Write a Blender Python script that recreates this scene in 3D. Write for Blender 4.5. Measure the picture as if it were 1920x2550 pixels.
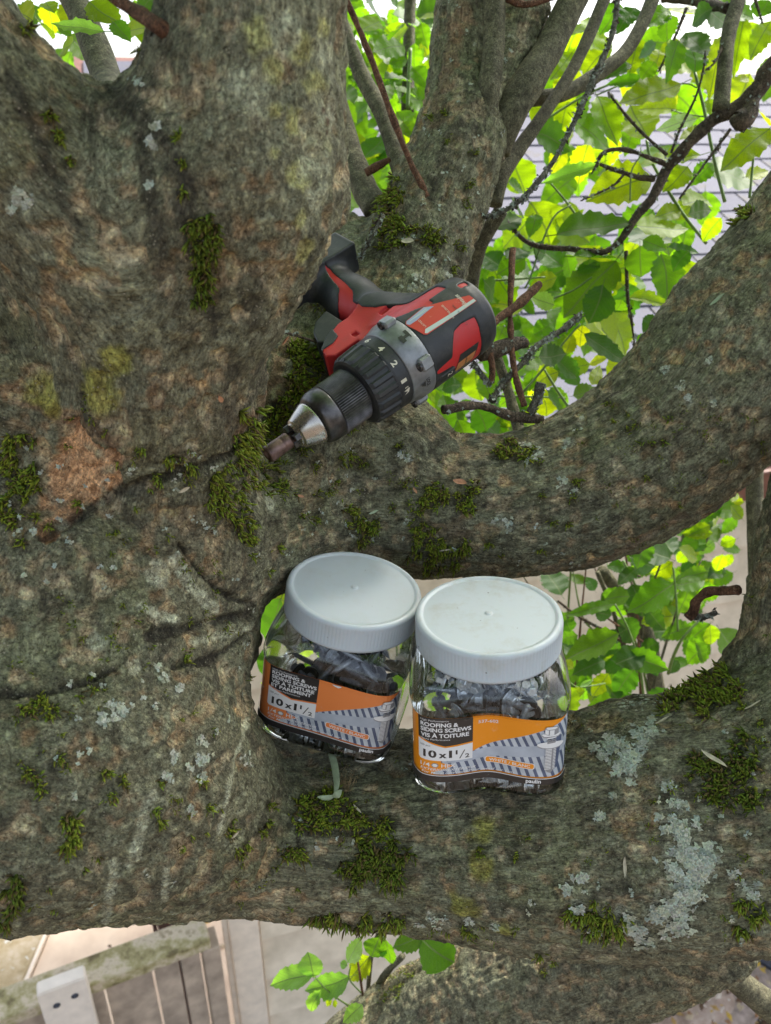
import bpy, bmesh, math, random
import numpy as np
from mathutils import Vector, Matrix

for o in list(bpy.data.objects):
    bpy.data.objects.remove(o, do_unlink=True)
scene = bpy.context.scene
COL = scene.collection
random.seed(7)
RNG = np.random.default_rng(11)
rad = math.radians

# ------------------------------------------------------------------ camera
CAM = np.array([0.0, 0.0, 3.0])
PITCH = rad(26)
FWD = np.array([0.0, math.cos(PITCH), -math.sin(PITCH)])
UPV = np.array([0.0, math.sin(PITCH), math.cos(PITCH)])
RGT = np.array([1.0, 0.0, 0.0])
FPX = 1963.0
cd = bpy.data.cameras.new('camera')
cam = bpy.data.objects.new('camera', cd)
COL.objects.link(cam)
cam.location = CAM
cam.rotation_euler = (rad(90) - PITCH, 0, 0)
cd.sensor_fit = 'VERTICAL'
cd.sensor_height = 36
cd.lens = FPX / 2550 * 36
cd.clip_start = 0.01
cd.clip_end = 400
cd.dof.use_dof = True
cd.dof.focus_distance = 0.62
cd.dof.aperture_fstop = 10.5
scene.camera = cam

# ------------------------------------------------------------------ sky, sun, exposure
SUN_DIR = Vector((0.42, 0.50, 0.76)).normalized()     # towards the sun
world = bpy.data.worlds.new('World')
scene.world = world
world.use_nodes = True
wn = world.node_tree
bg = wn.nodes['Background']
sky = wn.nodes.new('ShaderNodeTexSky')
sky.sky_type = 'NISHITA'
sky.sun_disc = False
sky.sun_elevation = math.asin(SUN_DIR.z)
sky.sun_rotation = math.atan2(SUN_DIR.x, SUN_DIR.y)
sky.dust_density = 3.0
sky.air_density = 1.0
sky.ozone_density = 1.0
hs = wn.nodes.new('ShaderNodeHueSaturation')          # thin high cloud takes colour out of the sky
hs.inputs['Saturation'].default_value = 0.55
wn.links.new(sky.outputs[0], hs.inputs['Color'])
wn.links.new(hs.outputs[0], bg.inputs[0])
bg.inputs[1].default_value = 0.15
sl = bpy.data.lights.new('sun', 'SUN')
sl.energy = 3.2
sl.angle = rad(7)
sl.color = (1.0, 0.95, 0.86)
so = bpy.data.objects.new('sun', sl)
COL.objects.link(so)
so.rotation_euler = SUN_DIR.to_track_quat('Z', 'Y').to_euler()
so.location = (2, 3, 6)
scene.view_settings.view_transform = 'Standard'
scene.view_settings.look = 'None'
scene.view_settings.gamma = 1
scene.view_settings.exposure = 1.38
scene.view_settings.use_curve_mapping = False
scene.render.engine = 'CYCLES'
scene.cycles.use_denoising = True
scene.cycles.max_bounces = 10
scene.cycles.transparent_max_bounces = 24
scene.cycles.transmission_bounces = 8
scene.cycles.caustics_reflective = False
scene.cycles.caustics_refractive = False
scene.cycles.sample_clamp_indirect = 6

# ------------------------------------------------------------------ helpers
def P(px, py, d):
    """world point seen at photo pixel (1920x2550) at depth d along the lens axis"""
    return CAM + d * FWD + d * (px - 960) / FPX * RGT + d * (1275 - py) / FPX * UPV

def Z1(x, y): return (800 + x / 1.4875, y / 1.4875)          # enlargements read off the photograph
def Z2(x, y): return (1150 + x / 2.164, 450 + y / 2.164)
def Z5(x, y): return (1250 + x / 2.487, 1050 + y / 2.487)
def Z7(x, y): return (1350 + x / 2.923, y / 2.923)
def ZB(x, y): return (x / 1.735, 2150 + y / 1.735)

def hash3(ix, iy, iz, seed):
    h = (ix.astype(np.int64) * 374761393 + iy.astype(np.int64) * 668265263 + iz.astype(np.int64) * 2147483647 + seed * 974634777) & 0xFFFFFFFF
    h = ((h ^ (h >> 13)) * 1274126177) & 0xFFFFFFFF
    h = ((h ^ (h >> 16)) * 2246822519) & 0xFFFFFFFF
    return ((h ^ (h >> 15)) & 0xFFFF).astype(np.float32) / 65535.0

def vnoise(p, scale, seed=0):
    """smooth value noise, -1..1"""
    q = p / scale
    i = np.floor(q).astype(np.int64)
    f = (q - i).astype(np.float32)
    f = f * f * f * (f * (f * 6 - 15) + 10)
    out = 0
    for dx in (0, 1):
        wx = f[:, 0] if dx else 1 - f[:, 0]
        for dy in (0, 1):
            wy = f[:, 1] if dy else 1 - f[:, 1]
            for dz in (0, 1):
                wz = f[:, 2] if dz else 1 - f[:, 2]
                out = out + wx * wy * wz * hash3(i[:, 0] + dx, i[:, 1] + dy, i[:, 2] + dz, seed)
    return out * 2 - 1

def fbm(p, scale, octv=3, seed=0):
    a, s, o = 1.0, scale, 0
    t = 0
    for k in range(octv):
        o = o + a * vnoise(p + 17.3 * k, s, seed + k)
        t += a
        a *= 0.55
        s *= 0.47
    return o / t

def mesh_data(name, verts, faces, mats=(), smooth=False, mat_idx=None, uvs=None, colors=None):
    m = bpy.data.meshes.new(name)
    verts = np.asarray(verts, dtype=np.float32)
    if isinstance(faces, np.ndarray) and faces.ndim == 2:
        n, k = faces.shape
        m.vertices.add(len(verts))
        m.vertices.foreach_set('co', verts.ravel())
        m.loops.add(n * k)
        m.loops.foreach_set('vertex_index', faces.astype(np.int32).ravel())
        m.polygons.add(n)
        m.polygons.foreach_set('loop_start', np.arange(0, n * k, k, dtype=np.int32))
        m.polygons.foreach_set('loop_total', np.full(n, k, dtype=np.int32))
        m.update(calc_edges=True)
    else:
        m.from_pydata(verts.tolist(), [], [list(map(int, f)) for f in faces])
        m.update()
    for mt in mats:
        m.materials.append(mt)
    if mat_idx is not None:
        m.polygons.foreach_set('material_index', np.asarray(mat_idx, dtype=np.int32))
    if smooth:
        m.polygons.foreach_set('use_smooth', np.ones(len(m.polygons), dtype=bool))
    if uvs is not None:                        # per vertex
        ul = m.uv_layers.new(name='UVMap')
        li = np.empty(len(m.loops), dtype=np.int32)
        m.loops.foreach_get('vertex_index', li)
        ul.data.foreach_set('uv', np.asarray(uvs, dtype=np.float32)[li].ravel())
    if colors is not None:                     # per vertex rgb
        ca = m.color_attributes.new('col', 'FLOAT_COLOR', 'POINT')
        c4 = np.ones((len(verts), 4), dtype=np.float32)
        c4[:, :3] = colors
        ca.data.foreach_set('color', c4.ravel())
    return m

def link(name, data, parent=None, mat=None, **props):
    o = bpy.data.objects.new(name, data)
    COL.objects.link(o)
    if parent is not None:
        o.parent = parent
    if mat is not None:
        o.matrix_local = mat
    for k, v in props.items():
        o[k] = v
    return o

def thing(name, label, cat, loc=(0, 0, 0), rot=None, group=None):
    o = bpy.data.objects.new(name, None)
    COL.objects.link(o)
    M = Matrix.Translation(Vector(loc))
    if rot is not None:
        M = M @ rot.to_4x4()
    o.matrix_world = M
    o.empty_display_size = 0.05
    o['label'] = label
    o['category'] = cat
    if group:
        o['group'] = group
    return o

class MB:
    """collects plain pieces for one mesh"""
    def __init__(s): s.v, s.f, s.m = [], [], []
    def add(s, v, f, mi=0):
        n = len(s.v)
        s.v.extend([tuple(map(float, q)) for q in v])
        s.f.extend([tuple(i + n for i in q) for q in f])
        s.m.extend([mi] * len(f))
    def box(s, c, sx, sy, sz, R=None, mi=0, bev=0.0):
        c = np.array(c, float)
        pts = []
        b = bev
        # bevelled box : 24 verts as hull of three shrunken slabs
        if b <= 0:
            for x in (-1, 1):
                for y in (-1, 1):
                    for z in (-1, 1):
                        pts.append((x * sx / 2, y * sy / 2, z * sz / 2))
            f = [(0, 1, 3, 2), (4, 6, 7, 5), (0, 4, 5, 1), (2, 3, 7, 6), (0, 2, 6, 4), (1, 5, 7, 3)]
            pts = np.array(pts)
            if R is not None: pts = pts @ np.array(R).T
            s.add(pts + c, f, mi)
        else:
            bm = bmesh.new()
            bmesh.ops.create_cube(bm, size=1)
            for v in bm.verts: v.co = Vector((v.co.x * sx, v.co.y * sy, v.co.z * sz))
            bmesh.ops.bevel(bm, geom=bm.edges[:], offset=b, segments=1, affect='EDGES')
            bm.verts.index_update()
            pts = np.array([v.co[:] for v in bm.verts])
            f = [tuple(v.index for v in fc.verts) for fc in bm.faces]
            bm.free()
            if R is not None: pts = pts @ np.array(R).T
            s.add(pts + c, f, mi)
    def data(s, name, mats, smooth=False):
        return mesh_data(name, s.v, s.f, mats, smooth, s.m)

def ring_frames(pts):
    pts = np.asarray(pts, float)
    t = np.gradient(pts, axis=0)
    t /= np.linalg.norm(t, axis=1)[:, None] + 1e-12
    ref = np.array([0, 0, 1.0]) if abs(t[0][2]) < .9 else np.array([1.0, 0, 0])
    a = np.cross(t[0], ref); a /= np.linalg.norm(a)
    A, B = [], []
    for i in range(len(pts)):
        a = a - t[i] * np.dot(a, t[i]); a /= np.linalg.norm(a) + 1e-12
        A.append(a.copy()); B.append(np.cross(t[i], a))
    return t, np.array(A), np.array(B)

def spline(nodes, n):
    """catmull-rom through rows of numbers"""
    q = np.asarray(nodes, float)
    q = np.vstack([2 * q[0] - q[1], q, 2 * q[-1] - q[-2]])
    m = len(q) - 3
    out = []
    for u in np.linspace(0, m - 1e-6, n):
        i = int(u); t = u - i
        a, b, c, d = q[i], q[i + 1], q[i + 2], q[i + 3]
        out.append(.5 * (2 * b + (c - a) * t + (2 * a - 5 * b + 4 * c - d) * t * t + (3 * b - a - 3 * c + d) * t ** 3))
    return np.array(out)

def tube(nodes, n=24, sides=10, rough=0.12, seed=0, knot=0.0, cap=True):
    """nodes rows: x,y,z,radius -> verts, quads"""
    s = spline(nodes, n)
    c, r = s[:, :3], np.maximum(s[:, 3], 3e-4)
    t, A, B = ring_frames(c)
    ang = np.linspace(0, 2 * np.pi, sides, endpoint=False)
    dirs = A[:, None, :] * np.cos(ang)[None, :, None] + B[:, None, :] * np.sin(ang)[None, :, None]
    base = c[:, None, :] + dirs * r[:, None, None]
    flat = base.reshape(-1, 3)
    rr = np.repeat(r, sides)
    nz = vnoise(flat + seed * 1.37, float(np.mean(r)) * 1.3 + .002, seed) * rough + vnoise(flat + seed, float(np.mean(r)) * 5 + .004, seed + 3) * rough
    if knot: nz = nz + np.maximum(0, vnoise(np.repeat(c, sides, 0) + seed, .03, seed + 9)) ** 3 * knot
    flat = flat + dirs.reshape(-1, 3) * (rr * nz)[:, None]
    f = []
    for i in range(n - 1):
        for j in range(sides):
            k = (j + 1) % sides
            f.append((i * sides + j, i * sides + k, (i + 1) * sides + k, (i + 1) * sides + j))
    v = flat.tolist()
    if cap:
        for e, rev in ((0, True), (n - 1, False)):
            ci = len(v); v.append(c[e].tolist())
            for j in range(sides):
                k = (j + 1) % sides
                tri = (e * sides + j, e * sides + k, ci)
                f.append(tri[::-1] if rev else tri)
    return v, f

def lathe(prof, sides=48, mi=0):
    """prof rows (x along axis, radius) ; axis = +X"""
    v, f = [], []
    n = len(prof)
    for x, r in prof:
        for j in range(sides):
            a = 2 * math.pi * j / sides
            v.append((x, r * math.cos(a), r * math.sin(a)))
    for i in range(n - 1):
        for j in range(sides):
            k = (j + 1) % sides
            f.append((i * sides + j, (i + 1) * sides + j, (i + 1) * sides + k, i * sides + k))
    return v, f

# ------------------------------------------------------------------ sdf -> mesh
def surface_nets(D, org, h):
    S = D < 0
    nx, ny, nz = D.shape
    c = [S[i:nx - 1 + i, j:ny - 1 + j, k:nz - 1 + k] for i in (0, 1) for j in (0, 1) for k in (0, 1)]
    tot = sum(x.astype(np.int8) for x in c)
    act = (tot > 0) & (tot < 8)
    idx = np.full(act.shape, -1, np.int64)
    ii, jj, kk = np.nonzero(act)
    idx[ii, jj, kk] = np.arange(len(ii))
    acc = np.zeros((len(ii), 3)); cnt = np.zeros(len(ii))
    cor = [(i, j, k) for i in (0, 1) for j in (0, 1) for k in (0, 1)]
    for a in range(8):
        for b in range(a + 1, 8):
            ca, cb = cor[a], cor[b]
            if sum(abs(x - y) for x, y in zip(ca, cb)) != 1: continue
            da = D[ii + ca[0], jj + ca[1], kk + ca[2]]; db = D[ii + cb[0], jj + cb[1], kk + cb[2]]
            m = (da < 0) != (db < 0)
            t = np.where(m, da / np.where(m, da - db, 1), 0)
            pa = np.array(ca, float); pb = np.array(cb, float)
            acc += np.where(m[:, None], pa + (pb - pa) * t[:, None], 0); cnt += m
    V = np.stack([ii, jj, kk], 1) + acc / cnt[:, None]
    V = org + V * h
    quads = []
    def emit(axis):
        if axis == 0:
            e = S[:-1, 1:-1, 1:-1] != S[1:, 1:-1, 1:-1]; i, j, k = np.nonzero(e); s = S[:-1, 1:-1, 1:-1][i, j, k]
            q = [idx[i, j, k], idx[i, j + 1, k], idx[i, j + 1, k + 1], idx[i, j, k + 1]]
        elif axis == 1:
            e = S[1:-1, :-1, 1:-1] != S[1:-1, 1:, 1:-1]; i, j, k = np.nonzero(e); s = S[1:-1, :-1, 1:-1][i, j, k]
            q = [idx[i, j, k], idx[i, j, k + 1], idx[i + 1, j, k + 1], idx[i + 1, j, k]]
        else:
            e = S[1:-1, 1:-1, :-1] != S[1:-1, 1:-1, 1:]; i, j, k = np.nonzero(e); s = S[1:-1, 1:-1, :-1][i, j, k]
            q = [idx[i, j, k], idx[i + 1, j, k], idx[i + 1, j + 1, k], idx[i, j + 1, k]]
        q = np.stack(q, 1)
        q = np.where(s[:, None], q, q[:, ::-1])
        return q
    F = np.vstack([emit(a) for a in range(3)])
    F = F[(F >= 0).all(1)]
    return V, F

def trilin(D, org, h, p):
    q = (p - org) / h
    n = np.array(D.shape)
    q = np.clip(q, 0, n - 1.001)
    i = q.astype(np.int64); f = (q - i).astype(np.float32)
    o = 0
    for a in (0, 1):
        for b in (0, 1):
            for c in (0, 1):
                w = (f[:, 0] if a else 1 - f[:, 0]) * (f[:, 1] if b else 1 - f[:, 1]) * (f[:, 2] if c else 1 - f[:, 2])
                o = o + w * D[i[:, 0] + a, i[:, 1] + b, i[:, 2] + c]
    return o

def grad(D, org, h, p, e=None):
    e = e or h
    g = np.stack([trilin(D, org, h, p + v) - trilin(D, org, h, p - v) for v in np.eye(3) * e], 1)
    return g / (np.linalg.norm(g, axis=1)[:, None] + 1e-9)

def subdivide(V, F):
    n = len(V)
    E = np.stack([F, np.roll(F, -1, 1)], 2).reshape(-1, 2)
    Es = np.sort(E, 1)
    key = Es[:, 0] * n + Es[:, 1]
    uk, inv = np.unique(key, return_inverse=True)
    mid = (V[uk // n] + V[uk % n]) / 2
    fc = V[F].mean(1)
    ei = n + inv.reshape(-1, 4)
    ci = n + len(uk) + np.arange(len(F))
    out = []
    for k in range(4):
        out.append(np.stack([F[:, k], ei[:, k], ci, ei[:, (k - 1) % 4]], 1))
    return np.vstack([V, mid, fc]), np.vstack(out)

# ------------------------------------------------------------------ materials
MATS = {}
def nodes_of(name):
    m = bpy.data.materials.new(name); m.use_nodes = True
    nt = m.node_tree
    for n in list(nt.nodes): nt.nodes.remove(n)
    out = nt.nodes.new('ShaderNodeOutputMaterial')
    MATS[name] = m
    return m, nt, out

def N(nt, kind, **kw):
    n = nt.nodes.new(kind)
    for k, v in kw.items():
        if k == 'ins':
            for kk, vv in v.items():
                if isinstance(vv, bpy.types.NodeSocket): nt.links.new(vv, n.inputs[kk])
                else: n.inputs[kk].default_value = vv
        else: setattr(n, k, v)
    return n

def noise(nt, vec, scale, detail=3, rough=.55):
    return N(nt, 'ShaderNodeTexNoise', ins={'Vector': vec, 'Scale': scale, 'Detail': detail, 'Roughness': rough})

def ramp(nt, fac, stops):
    r = N(nt, 'ShaderNodeValToRGB', ins={'Fac': fac})
    el = r.color_ramp.elements
    while len(el) > 1: el.remove(el[-1])
    el[0].position = stops[0][0]; el[0].color = (*stops[0][1], 1)
    for p, c in stops[1:]:
        e = el.new(p); e.color = (*c, 1)
    return r.outputs[0]

def mixc(nt, fac, a, b, mode='MIX'):
    m = N(nt, 'ShaderNodeMix', data_type='RGBA', blend_type=mode)
    for s, v in ((m.inputs[0], fac), (m.inputs[6], a), (m.inputs[7], b)):
        if isinstance(v, bpy.types.NodeSocket): nt.links.new(v, s)
        else: s.default_value = v if not isinstance(v, tuple) else (*v, 1)[:4]
    return m.outputs[2]

def math_(nt, op, a, b=0.0):
    m = N(nt, 'ShaderNodeMath', operation=op)
    for s, v in ((m.inputs[0], a), (m.inputs[1], b)):
        if isinstance(v, bpy.types.NodeSocket): nt.links.new(v, s)
        else: s.default_value = v
    return m.outputs[0]

def bump(nt, h, strength, dist):
    return N(nt, 'ShaderNodeBump', ins={'Height': h, 'Strength': strength, 'Distance': dist}).outputs[0]

def simple(name, col, rough=.5, metal=0.0, var=.12, nscale=60, bumps=0.0, bdist=.0005, spec=.5, var2=None, coat=0.0):
    """principled with procedural mottling, wear and fine relief"""
    m, nt, out = nodes_of(name)
    tc = N(nt, 'ShaderNodeTexCoord').outputs['Object']
    n1 = noise(nt, tc, nscale, 4)
    lo = tuple(c * (1 - var) for c in col); hi = tuple(min(1, c * (1 + var)) for c in (var2 or col))
    c = ramp(nt, n1.outputs[0], [(.3, lo), (.7, hi)])
    n2 = noise(nt, tc, nscale * 5, 3)
    r = math_(nt, 'ADD', math_(nt, 'MULTIPLY', n2.outputs[0], .25), rough - .12)
    b = N(nt, 'ShaderNodeBsdfPrincipled', ins={'Base Color': c, 'Roughness': r, 'Metallic': metal, 'Specular IOR Level': spec, 'Coat Weight': coat})
    if bumps: nt.links.new(bump(nt, n2.outputs[0], bumps, bdist), b.inputs['Normal'])
    nt.links.new(b.outputs[0], out.inputs[0])
    return m

def bark_material(name, tint=None, bstr=1.0, sc=1.0):
    m, nt, out = nodes_of(name)
    tc = N(nt, 'ShaderNodeTexCoord').outputs['Object']
    if tint is None:
        base = N(nt, 'ShaderNodeAttribute', attribute_name='col').outputs['Color']
    else:
        nb = noise(nt, tc, 45 * sc, 5, .65)
        base = ramp(nt, nb.outputs[0], [(.3, tuple(c * .55 for c in tint)), (.5, tint), (.7, tuple(c * 1.5 for c in tint))])
    nf = noise(nt, tc, 420 * sc, 5, .7)
    nm = noise(nt, tc, 110 * sc, 5, .65)
    sp = ramp(nt, nf.outputs[0], [(.33, (.25, .23, .20)), (.46, (.95, .95, .95)), (.56, (1.1, 1.08, 1.05)), (.67, (1.85, 1.82, 1.65))])
    c1 = mixc(nt, 1.0, base, sp, 'MULTIPLY')
    sp2 = ramp(nt, nm.outputs[0], [(.34, (.62, .58, .53)), (.5, (1, 1, 1)), (.66, (1.3, 1.27, 1.2))])
    c2 = mixc(nt, 1.0, c1, sp2, 'MULTIPLY')
    # short dark and pale grain strokes
    if tint is None: gv = N(nt, 'ShaderNodeAttribute', attribute_name='grain').outputs['Vector']
    else: gv = N(nt, 'ShaderNodeMapping', ins={'Vector': tc, 'Scale': (1.0, 1.0, .38)}).outputs[0]
    ng = noise(nt, gv, 620 * sc, 4, .7)
    nk = noise(nt, gv, 190 * sc, 6, .68)
    nw = noise(nt, gv, 75 * sc, 5, .6)
    k1 = math_(nt, 'ABSOLUTE', math_(nt, 'SUBTRACT', nk.outputs[0], .5))
    k2 = math_(nt, 'ABSOLUTE', math_(nt, 'SUBTRACT', nw.outputs[0], .5))
    crk = math_(nt, 'MINIMUM', math_(nt, 'MULTIPLY', k1, 14.0), math_(nt, 'MULTIPLY', k2, 26.0))
    crk = math_(nt, 'MINIMUM', crk, 1.0)
    c2 = mixc(nt, 1.0, c2, ramp(nt, crk, [(.0, (.46, .43, .39)), (.35, (.94, .94, .94)), (1, (1.03, 1.03, 1.03))]), 'MULTIPLY')
    c2 = mixc(nt, 1.0, c2, ramp(nt, ng.outputs[0], [(.34, (.68, .66, .62)), (.47, (1, 1, 1)), (.6, (1.03, 1.03, 1.03)), (.7, (1.35, 1.32, 1.25))]), 'MULTIPLY')
    vo = N(nt, 'ShaderNodeTexVoronoi', ins={'Vector': tc, 'Scale': 330.0 * sc})
    dots = ramp(nt, vo.outputs['Distance'], [(.12, (1, 1, 1)), (.22, (0, 0, 0))])
    msk = ramp(nt, noise(nt, tc, 60 * sc, 2).outputs[0], [(.45, (0, 0, 0)), (.62, (.8, .8, .8))])
    dm = math_(nt, 'MULTIPLY', dots, msk)
    c3 = mixc(nt, dm, c2, (.42, .38, .27))
    h = math_(nt, 'ADD', math_(nt, 'MULTIPLY', nf.outputs[0], .6), math_(nt, 'MULTIPLY', nm.outputs[0], 1.6))
    h = math_(nt, 'ADD', h, math_(nt, 'MULTIPLY', dm, .25))
    h = math_(nt, 'ADD', h, math_(nt, 'MULTIPLY', crk, .30))
    h = math_(nt, 'ADD', h, math_(nt, 'MULTIPLY', ng.outputs[0], .2))
    b = N(nt, 'ShaderNodeBsdfPrincipled', ins={'Base Color': c3, 'Roughness': .82, 'Specular IOR Level': .3})
    nt.links.new(bump(nt, h, 1.0 * bstr, .0022), b.inputs['Normal'])
    nt.links.new(b.outputs[0], out.inputs[0])
    return m

BARK = bark_material('bark')
STEM = bark_material('stem_bark', (.125, .12, .075), .6, 1.3)
TWIG_B = bark_material('brown_twig_bark', (.17, .085, .05), .8, 1.5)
TWIG_D = bark_material('dead_twig_bark', (.12, .092, .065), 1.2, 1.2)
TWIG_L = bark_material('lichen_twig_bark', (.20, .20, .16), 1.4, 1.2)
GREENSTEM = simple('green_stem', (.12, .2, .04), .5, var=.3, nscale=90)

def leaf_material():
    m, nt, out = nodes_of('leaf')
    uv = N(nt, 'ShaderNodeUVMap').outputs[0]
    sx = N(nt, 'ShaderNodeSeparateXYZ', ins={0: uv})
    u, v = sx.outputs[0], sx.outputs[1]                     # u along, v 0..1 across
    va = math_(nt, 'ABSOLUTE', math_(nt, 'SUBTRACT', v, .5))
    ph = math_(nt, 'SUBTRACT', math_(nt, 'MULTIPLY', u, 9.0), math_(nt, 'MULTIPLY', va, 6.0))
    fr = math_(nt, 'ABSOLUTE', math_(nt, 'SUBTRACT', math_(nt, 'FRACT', ph), .5))
    side = ramp(nt, fr, [(.0, (1, 1, 1)), (.07, (0, 0, 0))])
    mid = ramp(nt, va, [(.012, (1, 1, 1)), (.03, (0, 0, 0))])
    vein = math_(nt, 'MAXIMUM', math_(nt, 'MULTIPLY', side, .5), mid)
    oi = N(nt, 'ShaderNodeObjectInfo')
    tc = N(nt, 'ShaderNodeTexCoord').outputs['Object']
    nn = noise(nt, tc, 60, 4)
    base = mixc(nt, 1.0, oi.outputs['Color'], ramp(nt, nn.outputs[0], [(.3, (.72, .78, .6)), (.7, (1.2, 1.15, 1.1))]), 'MULTIPLY')
    front = mixc(nt, math_(nt, 'MULTIPLY', vein, .6), base, (.24, .32, .13))
    trans = mixc(nt, math_(nt, 'MULTIPLY', vein, .8), mixc(nt, 1.0, base, (4.3, 4.4, .6), 'MULTIPLY'), (.10, .16, .02))
    h = math_(nt, 'ADD', math_(nt, 'MULTIPLY', vein, -.6), math_(nt, 'MULTIPLY', nn.outputs[0], .5))
    nrm = bump(nt, h, .5, .0008)
    p = N(nt, 'ShaderNodeBsdfPrincipled', ins={'Base Color': front, 'Roughness': .48, 'Specular IOR Level': .28, 'Normal': nrm})
    t = N(nt, 'ShaderNodeBsdfTranslucent', ins={'Color': trans, 'Normal': nrm})
    mx = N(nt, 'ShaderNodeMixShader', ins={0: .56, 1: p.outputs[0], 2: t.outputs[0]})
    nt.links.new(mx.outputs[0], out.inputs[0])
    return m
LEAF = leaf_material()

def attr_material(name, rough=.8, transl=0.0, nscale=500):
    m, nt, out = nodes_of(name)
    a = N(nt, 'ShaderNodeAttribute', attribute_name='col').outputs['Color']
    tc = N(nt, 'ShaderNodeTexCoord').outputs['Object']
    n1 = noise(nt, tc, nscale, 3)
    c = mixc(nt, 1.0, a, ramp(nt, n1.outputs[0], [(.3, (.75, .75, .75)), (.7, (1.25, 1.25, 1.25))]), 'MULTIPLY')
    p = N(nt, 'ShaderNodeBsdfPrincipled', ins={'Base Color': c, 'Roughness': rough, 'Specular IOR Level': .25})
    if transl:
        t = N(nt, 'ShaderNodeBsdfTranslucent', ins={'Color': c})
        mx = N(nt, 'ShaderNodeMixShader', ins={0: transl, 1: p.outputs[0], 2: t.outputs[0]})
        nt.links.new(mx.outputs[0], out.inputs[0])
    else: nt.links.new(p.outputs[0], out.inputs[0])
    return m
MOSS = attr_material('moss', .7, .25)
LICHEN = attr_material('lichen', .85, .1, 700)

# ================================================================== SETTING
# ---- ground
def ground():
    m, nt, out = nodes_of('soil')
    tc = N(nt, 'ShaderNodeTexCoord').outputs['Object']
    c = ramp(nt, noise(nt, tc, 9, 8, .7).outputs[0], [(.3, (.05, .036, .025)), (.5, (.12, .09, .065)), (.62, (.2, .16, .12)), (.72, (.07, .09, .03))])
    b = N(nt, 'ShaderNodeBsdfPrincipled', ins={'Base Color': c, 'Roughness': .9})
    nt.links.new(bump(nt, noise(nt, tc, 40, 6).outputs[0], .8, .01), b.inputs['Normal'])
    nt.links.new(b.outputs[0], out.inputs[0])
    n = 40
    xs = np.concatenate([-np.geomspace(150, 3, n // 2), np.linspace(-2.9, 2.9, n), np.geomspace(3, 150, n // 2)])
    X, Y = np.meshgrid(xs, xs, indexing='ij')
    pts = np.stack([X.ravel(), Y.ravel(), np.zeros(X.size)], 1)
    pts[:, 2] = vnoise(pts, .4, 4) * .008 * (np.abs(pts[:, 0]) < 5)
    k = len(xs); I = np.arange(k * k).reshape(k, k)
    F = np.stack([I[:-1, :-1], I[1:, :-1], I[1:, 1:], I[:-1, 1:]], -1).reshape(-1, 4)
    link('ground', mesh_data('ground', pts, F, [m], True), kind='structure')
ground()

# ---- shed : lapped siding wall receding to the right, shingled roof behind
WM = 0.30
def wall_y(x): return 1.75 + WM * x
wdir = np.array([1, WM, 0.0]); wdir /= np.linalg.norm(wdir)
wnrm = np.array([wdir[1], -wdir[0], 0.0])                 # towards the camera side
RW = np.stack([wdir, -wnrm, np.array([0, 0, 1.0])], 1)    # local x along, y into wall, z up
W0 = np.array([-0.477, wall_y(-0.477), 0.0])              # left corner of the shed
SIDING = simple('painted_siding', (.70, .60, .45), .6, var=.14, nscale=14, bumps=.25, bdist=.0012, var2=(.74, .64, .50))
TRIM = simple('painted_trim', (.80, .69, .56), .55, var=.12, nscale=25, bumps=.2, bdist=.0006)
def roof_mat():
    m, nt, out = nodes_of('shingle')
    tc = N(nt, 'ShaderNodeTexCoord').outputs['Object']
    oi = N(nt, 'ShaderNodeObjectInfo').outputs['Random']
    c = ramp(nt, noise(nt, tc, 300, 3, .8).outputs[0], [(.3, (.085, .085, .11)), (.5, (.12, .12, .155)), (.7, (.17, .17, .21))])
    c = mixc(nt, 1.0, c, ramp(nt, oi, [(0, (.86, .86, .88)), (1, (1.15, 1.13, 1.12))]), 'MULTIPLY')
    ms = ramp(nt, noise(nt, tc, 7, 5, .7).outputs[0], [(.56, (0, 0, 0)), (.68, (.8, .8, .8))])
    c = mixc(nt, ms, c, (.13, .11, .06))
    b = N(nt, 'ShaderNodeBsdfPrincipled', ins={'Base Color': c, 'Roughness': .85})
    nt.links.new(bump(nt, noise(nt, tc, 500, 2).outputs[0], .5, .001), b.inputs['Normal'])
    nt.links.new(b.outputs[0], out.inputs[0])
    return m
SHINGLE = roof_mat()
FASCIA = simple('fascia_paint', (.20, .085, .06), .6, var=.2, nscale=30)

shed = thing('shed', 'low beige lap-sided shed with grey shingled roof behind the tree', 'shed', W0)
def shed_local(bm_v, along, depth_, z): return RW @ np.array([along, depth_, z])
EAVE = 2.23
WLEN = 3.6
lapb = 0.19
nb = int(EAVE / lapb) + 1
for k in range(nb):
    z0 = k * lapb
    h = lapb + .018
    if z0 + h > EAVE: h = EAVE - z0
    mb = MB()
    # wedge section: thick at foot
    L = WLEN - 0.09
    sec = [(0, -.036), (h, -.010), (h, .004), (0, -.012)]
    v = []
    nseg = 6
    for i in range(nseg + 1):
        x = .09 + L * i / nseg
        wob = .0015 * math.sin(i * 2.1 + k)
        for (z, d) in sec: v.append(RW @ np.array([x, d + wob, z0 + z]))
    f = []
    for i in range(nseg):
        for j in range(4):
            q = (j + 1) % 4
            f.append((i * 4 + j, i * 4 + q, (i + 1) * 4 + q, (i + 1) * 4 + j))
    f += [(3, 2, 1, 0), tuple(nseg * 4 + j for j in range(4))]
    mb.add(v, f)
    link('siding_board', mb.data('siding_board', [SIDING]), shed)
mb = MB(); mb.box(RW @ np.array([WLEN / 2 + .05, .08, EAVE / 2]), WLEN - .06, .12, EAVE - .01, RW)
link('wall', mb.data('wall', [TRIM]), shed)
mb = MB()
mb.box(RW @ np.array([.042, -.026, EAVE / 2]), .088, .034, EAVE, RW, bev=.003)
link('corner_trim', mb.data('corner_trim', [TRIM]), shed)
mb = MB()
mb.box(RW @ np.array([-.012, .04, EAVE / 2]), .018, .15, EAVE, RW, bev=.003)
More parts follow.
